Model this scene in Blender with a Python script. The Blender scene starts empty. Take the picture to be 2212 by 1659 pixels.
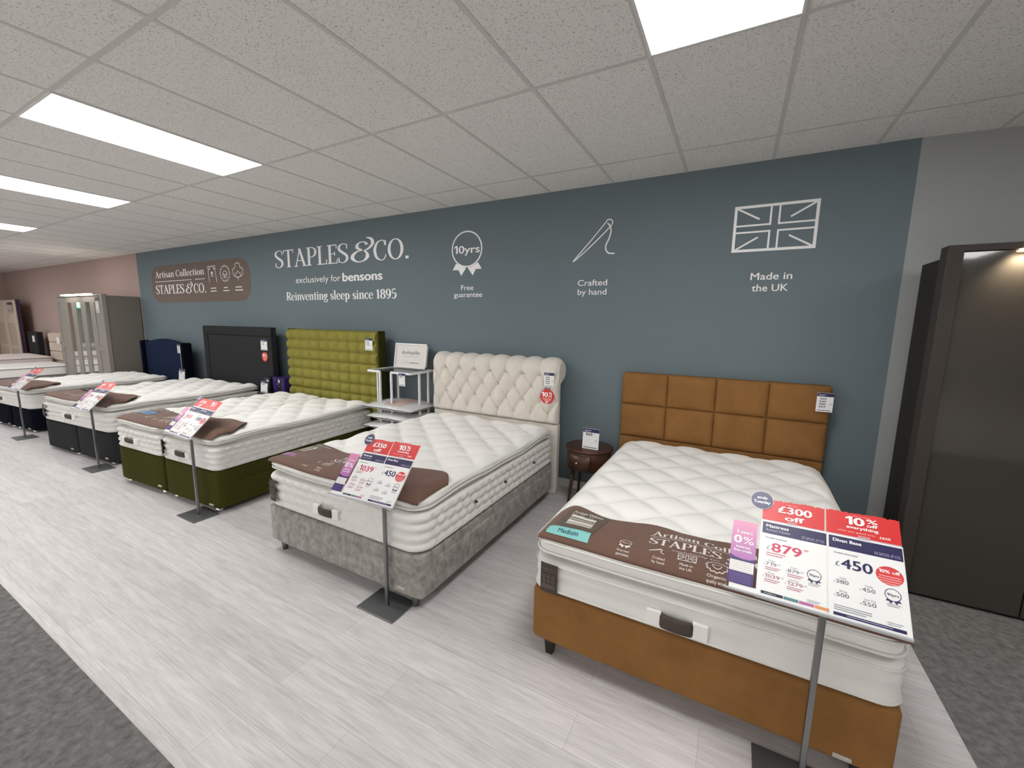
import bpy, math, random
import numpy as np
from mathutils import Matrix, Vector
sc = bpy.context.scene
COL = sc.collection
rnd = random.Random(7)

# ---------------------------------------------------------------- camera
cam_data = bpy.data.cameras.new('camera')
cam_data.sensor_fit = 'HORIZONTAL'; cam_data.sensor_width = 36.0
cam_data.lens = 888.55 / 2212 * 36.0
cam_data.clip_start = 0.05; cam_data.clip_end = 200
cam = bpy.data.objects.new('camera', cam_data); COL.objects.link(cam)
YAW, PIT, ROL = -0.4946, -0.1477, 0.0148
fw = Vector((math.sin(YAW)*math.cos(PIT), math.cos(YAW)*math.cos(PIT), math.sin(PIT)))
rt0 = Vector((math.cos(YAW), -math.sin(YAW), 0)); up0 = rt0.cross(fw)
rt = rt0*math.cos(ROL) + up0*math.sin(ROL); up = -rt0*math.sin(ROL) + up0*math.cos(ROL)
M = Matrix((rt, up, -fw)).transposed().to_4x4(); M.translation = Vector((0, -3.8133, 1.65))
cam.matrix_world = M
sc.camera = cam

# ---------------------------------------------------------------- light levels
PANEL = 15.0; FILL = 0.4
sc.view_settings.view_transform = 'Standard'; sc.view_settings.look = 'None'
sc.view_settings.exposure = 0.0; sc.view_settings.gamma = 1.0; sc.view_settings.use_curve_mapping = False
w = bpy.data.worlds.new('world'); sc.world = w; w.use_nodes = True
w.node_tree.nodes['Background'].inputs[0].default_value = (.8, .85, .9, 1)
w.node_tree.nodes['Background'].inputs[1].default_value = 0.0
try:
    sc.cycles.max_bounces = 8; sc.cycles.diffuse_bounces = 5; sc.cycles.glossy_bounces = 4
except Exception: pass

# ---------------------------------------------------------------- materials
def lin(c):
    return tuple(((v/255.)/12.92 if v/255. <= .04045 else ((v/255.+.055)/1.055)**2.4) for v in c)
MATS = {}
def mat(name, col, rough=.6, metal=0., mott=None, bump=None, coat=0., sheen=0., spec=.5, emit=None, alpha=1., trans=0., stretch=(1,1,1), col2=None):
    """Principled material with optional procedural mottling and bump (object coordinates)."""
    if name in MATS: return MATS[name]
    m = bpy.data.materials.new(name); m.use_nodes = True
    nt = m.node_tree; b = nt.nodes['Principled BSDF']; L = nt.links
    c = lin(col); b.inputs['Base Color'].default_value = (*c, 1)
    b.inputs['Roughness'].default_value = rough; b.inputs['Metallic'].default_value = metal
    b.inputs['Specular IOR Level'].default_value = spec
    b.inputs['Coat Weight'].default_value = coat; b.inputs['Coat Roughness'].default_value = .08
    b.inputs['Sheen Weight'].default_value = sheen
    b.inputs['Alpha'].default_value = alpha; b.inputs['Transmission Weight'].default_value = trans
    if emit: 
        b.inputs['Emission Color'].default_value = (*lin(emit[0]), 1); b.inputs['Emission Strength'].default_value = emit[1]
    if mott or bump:
        tc = nt.nodes.new('ShaderNodeTexCoord'); mp = nt.nodes.new('ShaderNodeMapping')
        mp.inputs['Scale'].default_value = stretch; L.new(tc.outputs['Object'], mp.inputs['Vector'])
    if mott:
        n = nt.nodes.new('ShaderNodeTexNoise'); n.inputs['Scale'].default_value = mott[0]; n.inputs['Detail'].default_value = 5
        n.inputs['Roughness'].default_value = .65
        L.new(mp.outputs['Vector'], n.inputs['Vector'])
        r = nt.nodes.new('ShaderNodeValToRGB'); L.new(n.outputs['Fac'], r.inputs['Fac'])
        c2 = lin(col2) if col2 else tuple(v*(1-mott[1]) for v in c)
        c1 = c if col2 else tuple(min(1, v*(1+mott[1])) for v in c)
        r.color_ramp.elements[0].position = .32; r.color_ramp.elements[1].position = .68
        r.color_ramp.elements[0].color = (*c2, 1); r.color_ramp.elements[1].color = (*c1, 1)
        L.new(r.outputs['Color'], b.inputs['Base Color'])
    if bump:
        n2 = nt.nodes.new('ShaderNodeTexNoise'); n2.inputs['Scale'].default_value = bump[0]; n2.inputs['Detail'].default_value = 3
        L.new(mp.outputs['Vector'], n2.inputs['Vector'])
        bp = nt.nodes.new('ShaderNodeBump'); bp.inputs['Strength'].default_value = bump[1]; bp.inputs['Distance'].default_value = .004
        L.new(n2.outputs['Fac'], bp.inputs['Height']); L.new(bp.outputs['Normal'], b.inputs['Normal'])
    MATS[name] = m
    return m
def ink(c):                                   # printed ink / paper of one flat colour
    return mat('ink_%d_%d_%d' % c, c, rough=.35, spec=.4)

def plank_mat():
    m = bpy.data.materials.new('grey_vinyl_planks'); m.use_nodes = True
    nt = m.node_tree; b = nt.nodes['Principled BSDF']; L = nt.links; N = nt.nodes.new
    tc = N('ShaderNodeTexCoord')
    br = N('ShaderNodeTexBrick'); br.offset = .37; br.offset_frequency = 2; br.squash = 1
    br.inputs['Scale'].default_value = 1.0; br.inputs['Brick Width'].default_value = 1.25; br.inputs['Row Height'].default_value = .178
    br.inputs['Mortar Size'].default_value = .0011; br.inputs['Mortar Smooth'].default_value = .2; br.inputs['Bias'].default_value = 0
    br.inputs['Color1'].default_value = (*lin((206,201,200)),1); br.inputs['Color2'].default_value = (*lin((217,213,212)),1); br.inputs['Mortar'].default_value = (*lin((182,177,175)),1)
    L.new(tc.outputs['Object'], br.inputs['Vector'])
    def grain(sx, sy, scale, detail):
        mp = N('ShaderNodeMapping'); mp.inputs['Scale'].default_value = (sx, sy, 1); L.new(tc.outputs['Object'], mp.inputs['Vector'])
        n = N('ShaderNodeTexNoise'); n.inputs['Scale'].default_value = scale; n.inputs['Detail'].default_value = detail; n.inputs['Distortion'].default_value = .6
        L.new(mp.outputs['Vector'], n.inputs['Vector']); return n
    g1 = grain(1.2, 14, 2.2, 8); g2 = grain(3, 60, 2.5, 4)
    mx = N('ShaderNodeMath'); mx.operation = 'ADD'; L.new(g1.outputs['Fac'], mx.inputs[0]); L.new(g2.outputs['Fac'], mx.inputs[1])
    rp = N('ShaderNodeMapRange'); rp.inputs['From Min'].default_value = .7; rp.inputs['From Max'].default_value = 1.3
    rp.inputs['To Min'].default_value = .80; rp.inputs['To Max'].default_value = 1.10
    L.new(mx.outputs[0], rp.inputs['Value'])
    mu = N('ShaderNodeVectorMath'); mu.operation = 'SCALE'; L.new(br.outputs['Color'], mu.inputs[0]); L.new(rp.outputs['Result'], mu.inputs['Scale'])
    L.new(mu.outputs['Vector'], b.inputs['Base Color']); b.inputs['Roughness'].default_value = .42; b.inputs['Specular IOR Level'].default_value = .35
    bp = N('ShaderNodeBump'); bp.inputs['Strength'].default_value = .08; bp.inputs['Distance'].default_value = .003
    L.new(mx.outputs[0], bp.inputs['Height']); L.new(bp.outputs['Normal'], b.inputs['Normal'])
    return m
def ceiling_mat():
    m = bpy.data.materials.new('fissured_ceiling_tile'); m.use_nodes = True
    nt = m.node_tree; b = nt.nodes['Principled BSDF']; L = nt.links; N = nt.nodes.new
    tc = N('ShaderNodeTexCoord')
    v = N('ShaderNodeTexNoise'); v.inputs['Scale'].default_value = 95; v.inputs['Detail'].default_value = 3; v.inputs['Roughness'].default_value = .7
    L.new(tc.outputs['Object'], v.inputs['Vector'])
    r = N('ShaderNodeValToRGB'); r.color_ramp.elements[0].position = .36; r.color_ramp.elements[1].position = .44
    r.color_ramp.elements[0].color = (*lin((200,197,194)),1); r.color_ramp.elements[1].color = (*lin((244,242,239)),1)
    L.new(v.outputs['Fac'], r.inputs['Fac']); L.new(r.outputs['Color'], b.inputs['Base Color'])
    b.inputs['Roughness'].default_value = .95; b.inputs['Specular IOR Level'].default_value = .1
    bp = N('ShaderNodeBump'); bp.inputs['Strength'].default_value = .5; bp.inputs['Distance'].default_value = .004
    L.new(v.outputs['Fac'], bp.inputs['Height']); L.new(bp.outputs['Normal'], b.inputs['Normal'])
    return m

FLOOR = plank_mat(); CEIL = ceiling_mat()
CARPET = mat('grey_carpet', (124,122,120), .95, mott=(26,.34), bump=(260,.9), spec=.05)
BLUEW = mat('slate_blue_paint', (112,125,131), .7, bump=(220,.12), spec=.25)
PINKW = mat('dusty_pink_paint', (186,164,156), .8, bump=(220,.1), spec=.2)
GREYW = mat('pale_grey_paint', (170,172,172), .8, bump=(220,.1), spec=.2)
WHITEP = mat('white_gloss_paint', (225,225,222), .4)
TBAR = mat('ceiling_bar', (214,212,208), .6)
TICK = mat('white_ticking', (243,241,236), .85, bump=(420,.10), sheen=.1, spec=.15)
TICKG = mat('pale_border_ticking', (232,230,225), .85, bump=(420,.10), sheen=.1, spec=.15)
PIPE = mat('white_piping', (226,224,219), .7)
CHOC = mat('chocolate_cover_cloth', (112,84,72), .75, bump=(600,.15), sheen=.2, spec=.2)
DKTAG = mat('dark_brown_woven_tag', (74,62,54), .7, bump=(900,.3))
TAN = mat('tan_faux_suede', (140,100,58), .85, mott=(5,.13), bump=(300,.08), spec=.1)
SILVERV = mat('crushed_silver_velvet', (150,145,139), .6, mott=(16,.42), bump=(30,.3), sheen=.25, spec=.25)
CREAMV = mat('cream_chenille', (224,217,207), .75, mott=(14,.05), bump=(160,.15), sheen=.2, spec=.2)
OLIVE = mat('olive_green_wool', (140,134,66), .9, bump=(500,.2), spec=.08)
MOSS = mat('moss_green_velvet', (64,63,24), .85, bump=(400,.12), spec=.08)
CHAR = mat('charcoal_fabric', (50,51,53), .9, bump=(500,.2), spec=.08)
NAVY = mat('navy_plush', (28,38,62), .9, bump=(400,.15), spec=.08)
NAVYD = mat('dark_navy_velvet', (14,16,28), .9, bump=(400,.12), spec=.06)
BLACKP = mat('black_plastic', (18,18,18), .4)
CHROME = mat('chrome', (210,210,210), .15, metal=1.)
STEEL = mat('brushed_steel', (138,139,140), .34, metal=1., bump=(300,.05))
PLATEM = mat('satin_steel_plate', (112,114,115), .42, metal=.6)
PEWTER = mat('grey_metal_leg', (120,118,114), .4, metal=.6)
WHITEM = mat('white_powder_coat', (236,236,234), .4)
WALNUT = mat('dark_walnut', (72,40,26), .4, mott=(6,.3), stretch=(2,2,14), coat=.15)
DARKW = mat('black_brown_wood', (42,38,37), .4)
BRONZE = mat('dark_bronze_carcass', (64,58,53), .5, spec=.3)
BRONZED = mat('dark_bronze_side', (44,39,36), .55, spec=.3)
SMOKE = mat('smoked_glass_door', (64,60,55), .04, spec=.45, coat=.3)
GREYD = mat('warm_grey_wardrobe', (148,142,134), .55)
GREYS = mat('grey_wardrobe_side', (122,116,107), .6)
MIRROR = mat('mirror_glass', (225,228,226), .02, metal=1.)
CLEAR = mat('clear_acrylic', (235,240,245), .05, alpha=.16, spec=.6)
POLYB = mat('clear_polythene_bag', (240,242,245), .12, alpha=.22, spec=.8)
PILLOW = mat('grey_white_pillow_cotton', (214,213,210), .55, bump=(60,.25))
FILLWIN = mat('added_fill_window', (255,255,255), .5, emit=((238,244,255), FILL))  # glow of the added windows behind the camera
PLATE = mat('light_panel_diffuser', (255,255,255), .5, emit=((253,253,252), PANEL))
ICEW = (238,238,236); NVY = (44,40,84); RED = (214,52,52); WH = (250,250,248)

# ---------------------------------------------------------------- mesh builder
class MB:
    def __init__(s): s.v = []; s.f = []; s.m = []; s.mats = []; s.sm = []
    def mi(s, m):
        if m not in s.mats: s.mats.append(m)
        return s.mats.index(m)
    def add(s, V, F, m, smooth=False):
        o = len(s.v); s.v.extend([tuple(map(float, p)) for p in V]); k = s.mi(m)
        for f in F: s.f.append(tuple(int(i)+o for i in f)); s.m.append(k); s.sm.append(smooth)
        return s
    def box(s, x0, x1, y0, y1, z0, z1, m):
        V = [(x, y, z) for z in (z0, z1) for y in (y0, y1) for x in (x0, x1)]
        return s.add(V, [(0,2,3,1),(4,5,7,6),(0,1,5,4),(2,6,7,3),(0,4,6,2),(1,3,7,5)], m)
    def prism(s, poly, fn, m, smooth=False):
        """poly 2D outline, fn(u,v,side) -> xyz for side 0/1"""
        n = len(poly)
        V = [fn(u, v, 0) for u, v in poly] + [fn(u, v, 1) for u, v in poly]
        F = [tuple(range(n))[::-1], tuple(range(n, 2*n))] + [(i, (i+1) % n, n+(i+1) % n, n+i) for i in range(n)]
        return s.add(V, F, m, smooth)
    def tube(s, pts, r, m, n=10, closed=False, smooth=True, caps=True, square=False):
        P = [Vector(p) for p in pts]; k = len(P); V = []; up = Vector((0, 0, 1))
        rr = r if isinstance(r, (list, tuple)) else [r]*k
        for i, p in enumerate(P):
            a = P[(i-1) % k] if (closed or i > 0) else p; b = P[(i+1) % k] if (closed or i < k-1) else p
            t = (b-a).normalized(); q = up if abs(t.dot(up)) < .95 else Vector((1, 0, 0))
            e = t.cross(q).normalized(); g = e.cross(t)
            for j in range(n):
                th = 2*math.pi*(j+(.5 if square else 0))/n
                V.append(p + e*math.cos(th)*rr[i] + g*math.sin(th)*rr[i])
        F = []
        for i in range(k if closed else k-1):
            for j in range(n):
                F.append((i*n+j, i*n+(j+1) % n, ((i+1) % k)*n+(j+1) % n, ((i+1) % k)*n+j))
        if not closed and caps: F += [tuple(range(n))[::-1], tuple(range((k-1)*n, k*n))]
        return s.add(V, F, m, smooth)
    def lathe(s, prof, c, m, n=40, smooth=True):
        V = [(c[0]+r*math.cos(2*math.pi*j/n), c[1]+r*math.sin(2*math.pi*j/n), c[2]+z) for r, z in prof for j in range(n)]
        F = [(i*n+j, i*n+(j+1) % n, (i+1)*n+(j+1) % n, (i+1)*n+j) for i in range(len(prof)-1) for j in range(n)]
        F += [tuple(range(n))[::-1], tuple(range((len(prof)-1)*n, len(prof)*n))]
        return s.add(V, F, m, smooth)
    def grid(s, P, m, smooth=True, flip=False):
        a, b = P.shape[:2]; I = np.arange(a*b).reshape(a, b)
        F = np.stack([I[:-1,:-1], I[1:,:-1], I[1:,1:], I[:-1,1:]], -1).reshape(-1, 4)
        if flip: F = F[:, ::-1]
        return s.add(P.reshape(-1, 3), F, m, smooth)
    # flat printing: T(u,v,layer)->xyz
    def quad(s, T, u0, v0, u1, v1, lay, c): 
        return s.add([T(u0,v0,lay), T(u1,v0,lay), T(u1,v1,lay), T(u0,v1,lay)], [(0,1,2,3)], c if not isinstance(c, tuple) else ink(c))
    def poly(s, T, pts, lay, c):
        return s.add([T(u, v, lay) for u, v in pts], [tuple(range(len(pts)))], c if not isinstance(c, tuple) else ink(c))
    def patch(s, T, pts, lay, c, n=10):
        (a,b),(d,e),(f,g),(h,k) = pts; P = np.zeros((n+1,n+1,3))
        for i in range(n+1):
            for j in range(n+1):
                u=i/n; v=j/n; P[i,j] = T((1-v)*((1-u)*a+u*d)+v*((1-u)*h+u*f), (1-v)*((1-u)*b+u*e)+v*((1-u)*k+u*g), lay)
        return s.grid(P, ink(c))
    def ell(s, T, u, v, a, b, lay, c, n=40):
        return s.poly(T, [(u+a*math.cos(2*math.pi*i/n), v+b*math.sin(2*math.pi*i/n)) for i in range(n)], lay, c)
    def stroke(s, T, pts, wd, lay, c, closed=False):
        V, F = ribbon(pts, wd, closed)
        return s.add([T(u, v, lay) for u, v in V], F, c if not isinstance(c, tuple) else ink(c))
    def text(s, T, txt, u, v, h, lay, c, wd=None, al='l', bold=0., serif=False, kx=1.):
        V, F, W = (serif_text(txt, bold) if serif else sans_text(txt, bold))
        sx = (wd/W) if wd else h*kx
        u0 = u - {'l':0, 'c':.5, 'r':1}[al]*W*sx
        n = len(V)//4 if (bold and not serif) else 0
        return s.add([T(u0+p[0]*sx, v+p[1]*h, lay+(.15*(i//n) if n else 0)+(p[2] if serif else 0)) for i, p in enumerate(V)], F, c if not isinstance(c, tuple) else ink(c))
    def build(s, name, parent=None, bevel=0., seg=2, loc=None, weld=False):
        me = bpy.data.meshes.new(name); me.from_pydata(s.v, [], s.f)
        for m in s.mats: me.materials.append(m)
        me.polygons.foreach_set('material_index', s.m); me.polygons.foreach_set('use_smooth', s.sm)
        me.update()
        o = bpy.data.objects.new(name, me); COL.objects.link(o)
        if parent: o.parent = parent
        if loc: o.location = loc
        if bevel:
            bv = o.modifiers.new('bevel', 'BEVEL'); bv.width = bevel; bv.segments = seg; bv.limit_method = 'ANGLE'; bv.angle_limit = .6
        return o

def smooth_pts(P, n=8, closed=False):
    if len(P) < 3: return list(P)
    out = []; k = len(P)
    for i in range(k if closed else k-1):
        p0 = P[(i-1) % k] if (closed or i > 0) else P[0]; p1 = P[i]; p2 = P[(i+1) % k]
        p3 = P[(i+2) % k] if (closed or i+2 < k) else P[-1]
        for j in range(n):
            t = j/n
            out.append(tuple(.5*((2*b)+(-a+c)*t+(2*a-5*b+4*c-d)*t*t+(-a+3*b-3*c+d)*t**3) for a, b, c, d in zip(p0, p1, p2, p3)))
    if not closed: out.append(tuple(P[-1]))
    return out
def ribbon(pts, wd, closed=False):
    k = len(pts); W = wd if isinstance(wd, (list, tuple)) else [wd]*k; V = []
    for i in range(k):
        a = pts[(i-1) % k] if (closed or i > 0) else pts[i]; b = pts[(i+1) % k] if (closed or i < k-1) else pts[i]
        dx, dy = b[0]-a[0], b[1]-a[1]; L = math.hypot(dx, dy) or 1; nx, ny = -dy/L*W[i]/2, dx/L*W[i]/2
        V += [(pts[i][0]+nx, pts[i][1]+ny), (pts[i][0]-nx, pts[i][1]-ny)]
    F = [(2*i, 2*i+1, 2*((i+1) % k)+1, 2*((i+1) % k)) for i in range(k if closed else k-1)]
    return V, F

# ---------------------------------------------------------------- lettering
_TX = {}
def _run(txt):
    cu = bpy.data.curves.new('lettering', 'FONT'); cu.body = txt; cu.size = 1.; cu.resolution_u = 4; cu.fill_mode = 'FRONT'
    o = bpy.data.objects.new('lettering', cu); COL.objects.link(o)
    ev = o.evaluated_get(bpy.context.evaluated_depsgraph_get()); me = ev.to_mesh()
    V = np.array([v.co[:2] for v in me.vertices])/.729 if len(me.vertices) else np.zeros((1, 2)); F = [tuple(p.vertices) for p in me.polygons]
    ev.to_mesh_clear(); bpy.data.objects.remove(o); bpy.data.curves.remove(cu)
    return V, F
def sans_text(txt, bold=0.):
    """Letters of the built-in font, cap height 1; a flagged figure 1; bold overlays shifted copies."""
    key = (txt, bold)
    if key in _TX: return _TX[key]
    V = []; F = []; x = 0.
    import re
    for run in re.findall('1+|[^1]+', txt):
        if run[0] == '1':
            for _ in run:
                o = len(V); V += [(x+.06,.66),(x+.28,.85),(x+.28,1.),(x+.24,1.),(x+.06,.80),(x+.28,0.),(x+.42,0.),(x+.42,1.)]
                F += [(o,o+1,o+2,o+3,o+4),(o+5,o+6,o+7,o+2)]; x += .56
        else:
            v, f = _run(run); o = len(V); x0 = v[:, 0].min(); V += [(a-x0+x, b) for a, b in v]; F += [tuple(q+o for q in g) for g in f]
            x += v[:, 0].max()-x0+.10+(.28 if run.endswith(' ') else 0)
    V = np.array(V); V[:, 0] -= V[:, 0].min()
    if bold:
        n = len(V); d = bold*1.25; sh = [(-d,0),(d,0),(0,d*.6),(0,-d*.6)]
        V = np.concatenate([V+np.array(s_) for s_ in sh]); F = [tuple(q+n*k_ for q in g) for k_ in range(4) for g in F]
        V[:, 0] -= V[:, 0].min()
    _TX[key] = (V.tolist(), F, float(V[:, 0].max()))
    return _TX[key]
def words(T, txt, u, v, h, lay, c, wd, bold=0., serif=False):
    """one builder per word of a line"""
    fn = serif_text if serif else sans_text
    W = fn(txt, bold)[2]; out = []; pre = ''
    for w_ in txt.split(' '):
        ww = fn(w_, bold)[2]; off = fn(pre+w_, bold)[2]-ww
        out.append(('lettering', (lambda b, w_=w_, off=off, ww=ww: b.text(T, w_, u+off*wd/W, v, h, lay, c, wd=ww*wd/W, bold=bold, serif=serif)))); pre += w_+' '
    return out
# serif letters: cap height 1; K thick stem, k hairline
def serif_glyphs():
    K, k = .125, .045
    G = {}
    def ln(x0, y0, x1, y1, w): return ([(x0, y0), (x1, y1)], [w, w])
    def cv(pts, ws): 
        P = smooth_pts(pts, 7); W = [v[0] for v in smooth_pts([(a, 0) for a in ws], 7)]; return (P, [max(.03, a) for a in W])
    def sf(x, y, h=.12): return ln(x-h, y+k/2 if y < .3 else y-k/2, x+h, y+k/2 if y < .3 else y-k/2, k)   # serif bar
    def ring(cx, cy, rx, ry):
        P = [(cx+rx*math.sin(2*math.pi*i/36), cy+ry*math.cos(2*math.pi*i/36)) for i in range(37)]
        return (P, [k+(K-k)*abs(math.sin(2*math.pi*i/36))**1.5 for i in range(37)])
    G['T'] = (.62, [ln(.31,0,.31,1,K), ln(.02,.97,.60,.97,.055), ln(.035,1,.035,.80,k), ln(.585,1,.585,.80,k), sf(.31,0)])
    G['S'] = (.52, [cv([(.45,.72),(.43,.92),(.26,.985),(.09,.88),(.08,.70),(.24,.54),(.42,.38),(.44,.17),(.27,.015),(.09,.07),(.05,.29)], [k,k,k,.1,K,K*1.05,K,.11,k,k,k]), ln(.455,.95,.455,.72,k), ln(.05,.05,.05,.30,k)])
    G['A'] = (.70, [ln(.10,0,.345,.97,k*1.2), ln(.325,1,.60,0,K), ln(.18,.33,.47,.33,k), sf(.10,0,.10), sf(.60,0,.12)])
    G['P'] = (.58, [ln(.15,0,.15,1,K), cv([(.15,.975),(.33,.975),(.49,.87),(.51,.73),(.47,.57),(.32,.47),(.15,.47)], [k,k,.09,K,.09,k,k]), sf(.15,0,.13), sf(.12,1,.10)])
    G['L'] = (.53, [ln(.15,0,.15,1,K), ln(.15,.025,.50,.025,.05), ln(.495,0,.505,.26,k), sf(.15,1,.13), sf(.10,0,.08)])
    G['E'] = (.55, [ln(.15,0,.15,1,K), ln(.03,.975,.49,.975,.05), ln(.03,.025,.51,.025,.05), ln(.15,.52,.40,.52,k), ln(.485,1,.485,.78,k), ln(.505,0,.515,.24,k), ln(.395,.62,.395,.42,k)])
    G['C'] = (.63, [cv([(.55,.74),(.50,.93),(.36,.985),(.19,.88),(.09,.62),(.09,.40),(.17,.14),(.36,.015),(.50,.09),(.57,.28)], [.09,.06,k,.09,K,K,.1,k,k,k]), ln(.56,.97,.56,.73,k)])
    G['O'] = (.70, [ring(.35,.5,.27,.485)])
    G['&'] = (.86, [cv([(.60,.80),(.53,.93),(.39,.94),(.28,.83),(.29,.66),(.44,.56)], [.11,.06,k,.09,.11,.05]), cv([(.44,.55),(.26,.50),(.12,.33),(.12,.15),(.28,.0),(.48,.04),(.60,.22),(.58,.42),(.49,.52)], [.05,.07,.12,.12,.06,.06,.12,.08,.04]),
                    cv([(.50,.52),(.66,.62),(.78,.82),(.76,1.02),(.66,1.12),(.58,1.14)], [.04,.08,.10,.10,.07,.03])])
    G['.'] = (.26, [([(.12,.0),(.12,.13)], [.13,.13])])
    G['R'] = (.64, [ln(.15,0,.15,1,K), cv([(.15,.975),(.33,.975),(.48,.88),(.50,.75),(.46,.60),(.32,.51),(.15,.51)], [k,k,.09,K,.09,k,k]), ln(.32,.51,.55,.02,K*.95), ln(.50,.025,.64,.025,k), sf(.15,0,.12), sf(.12,1,.09)])
    def low(n, w, S): G[n] = (w, S)
    x = .66
    low('e', .47, [cv([(.09,.37),(.39,.37),(.39,.50),(.33,.62),(.24,.65),(.13,.57),(.075,.36),(.10,.13),(.22,.015),(.34,.06),(.41,.17)], [k,k,.08,.06,k,.08,.11,.1,.06,k,.03])])
    low('i', .28, [ln(.14,0,.14,x,K*.9), sf(.14,0,.10), ln(.04,x-.03,.14,x-.02,k), ([(.14,.80),(.14,.92)], [.12,.12])])
    low('l', .28, [ln(.14,0,.14,1.04,K*.9), sf(.14,0,.10), ln(.03,1.0,.14,1.02,k)])
    low('n', .54, [ln(.13,0,.13,x,K*.9), cv([(.13,.52),(.24,.64),(.34,.65),(.40,.55),(.41,.40),(.41,0)], [k,k,.08,.11,K*.9,K*.9]), sf(.13,0,.10), sf(.41,0,.10), ln(.02,x-.03,.13,x-.02,k)])
    low('v', .48, [ln(.06,x,.25,0,K*.9), ln(.25,0,.42,x,k), sf(.07,x+.02,.08), sf(.41,x+.02,.07)])
    low('t', .34, [cv([(.16,.88),(.16,.5),(.16,.15),(.20,.03),(.31,.05)], [K*.7,K*.9,K*.9,.08,.03]), ln(.03,x-.025,.31,x-.025,k)])
    low('g', .48, [ring(.22,.43,.13,.21), cv([(.15,.23),(.09,.13),(.18,.05),(.35,.03),(.42,-.10),(.34,-.24),(.18,-.26),(.06,-.18),(.09,-.05),(.18,.05)], [.05,.06,.07,.08,.09,.07,.06,.07,.05,k]), ln(.31,.58,.45,.64,.06)])
    low('s', .40, [cv([(.33,.48),(.29,.62),(.18,.645),(.09,.56),(.12,.42),(.24,.32),(.33,.20),(.28,.05),(.17,.015),(.08,.06),(.055,.19)], [k,k,k,.09,.11,.12,.11,.08,k,k,k])])
    low('p', .54, [ln(.13,-.30,.13,x,K*.9), ring(.28,.33,.155,.31), sf(.13,-.30,.11), ln(.02,x-.03,.13,x-.02,k)])
    low('c', .43, [cv([(.36,.48),(.31,.62),(.22,.65),(.12,.55),(.08,.33),(.12,.12),(.23,.015),(.33,.06),(.39,.17)], [.10,.07,k,.09,.11,.1,.06,k,.03])])
    low('r', .40, [ln(.13,0,.13,x,K*.9), cv([(.13,.45),(.20,.60),(.30,.65),(.36,.58)], [k,k,.08,.11]), sf(.13,0,.11), ln(.02,x-.03,.13,x-.02,k)])
    low('a', .48, [cv([(.09,.50),(.14,.62),(.24,.65),(.33,.58),(.34,.42),(.34,.12),(.38,.03),(.46,.05)], [.1,.06,k,.09,K*.9,K*.9,.07,.03]), cv([(.34,.40),(.20,.35),(.08,.24),(.08,.09),(.18,.015),(.29,.08),(.34,.17)], [k,.06,.1,.1,.06,k,k])])
    low('o', .50, [ring(.25,.33,.17,.315)])
    low('1', .40, [ln(.21,0,.21,.98,K), sf(.21,0,.13), ln(.06,.84,.21,.97,k)])
    low('8', .52, [ring(.26,.74,.145,.235), ring(.26,.265,.185,.25)])
    low('9', .52, [ring(.26,.66,.17,.32), cv([(.43,.62),(.43,.40),(.36,.15),(.22,.015),(.10,.08)], [K,K,.1,.06,.09])])
    low('5', .50, [ln(.14,.95,.41,.95,.09), ln(.13,.97,.11,.50,k), cv([(.11,.50),(.25,.58),(.40,.48),(.42,.28),(.34,.08),(.20,.015),(.08,.10)], [k,.06,.11,K,.1,.06,.09])])
    low(' ', .26, [])
    return G
SG = serif_glyphs()
def serif_text(txt, bold=0.):
    key = ('serif', txt, bold)
    if key in _TX: return _TX[key]
    V = []; F = []; x = 0.
    for ch in txt:
        w, S = SG[ch]
        for k_, (P, W) in enumerate(S):
            v, f = ribbon(P, [a*(1+bold) for a in W]); o = len(V)
            V += [(a+x, b, .06*k_) for a, b in v]; F += [tuple(i+o for i in q) for q in f]
        x += w
    mn = min(p[0] for p in V); V = [(p[0]-mn, p[1], p[2]) for p in V]
    _TX[key] = (V, F, max(p[0] for p in V))
    return _TX[key]

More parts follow.
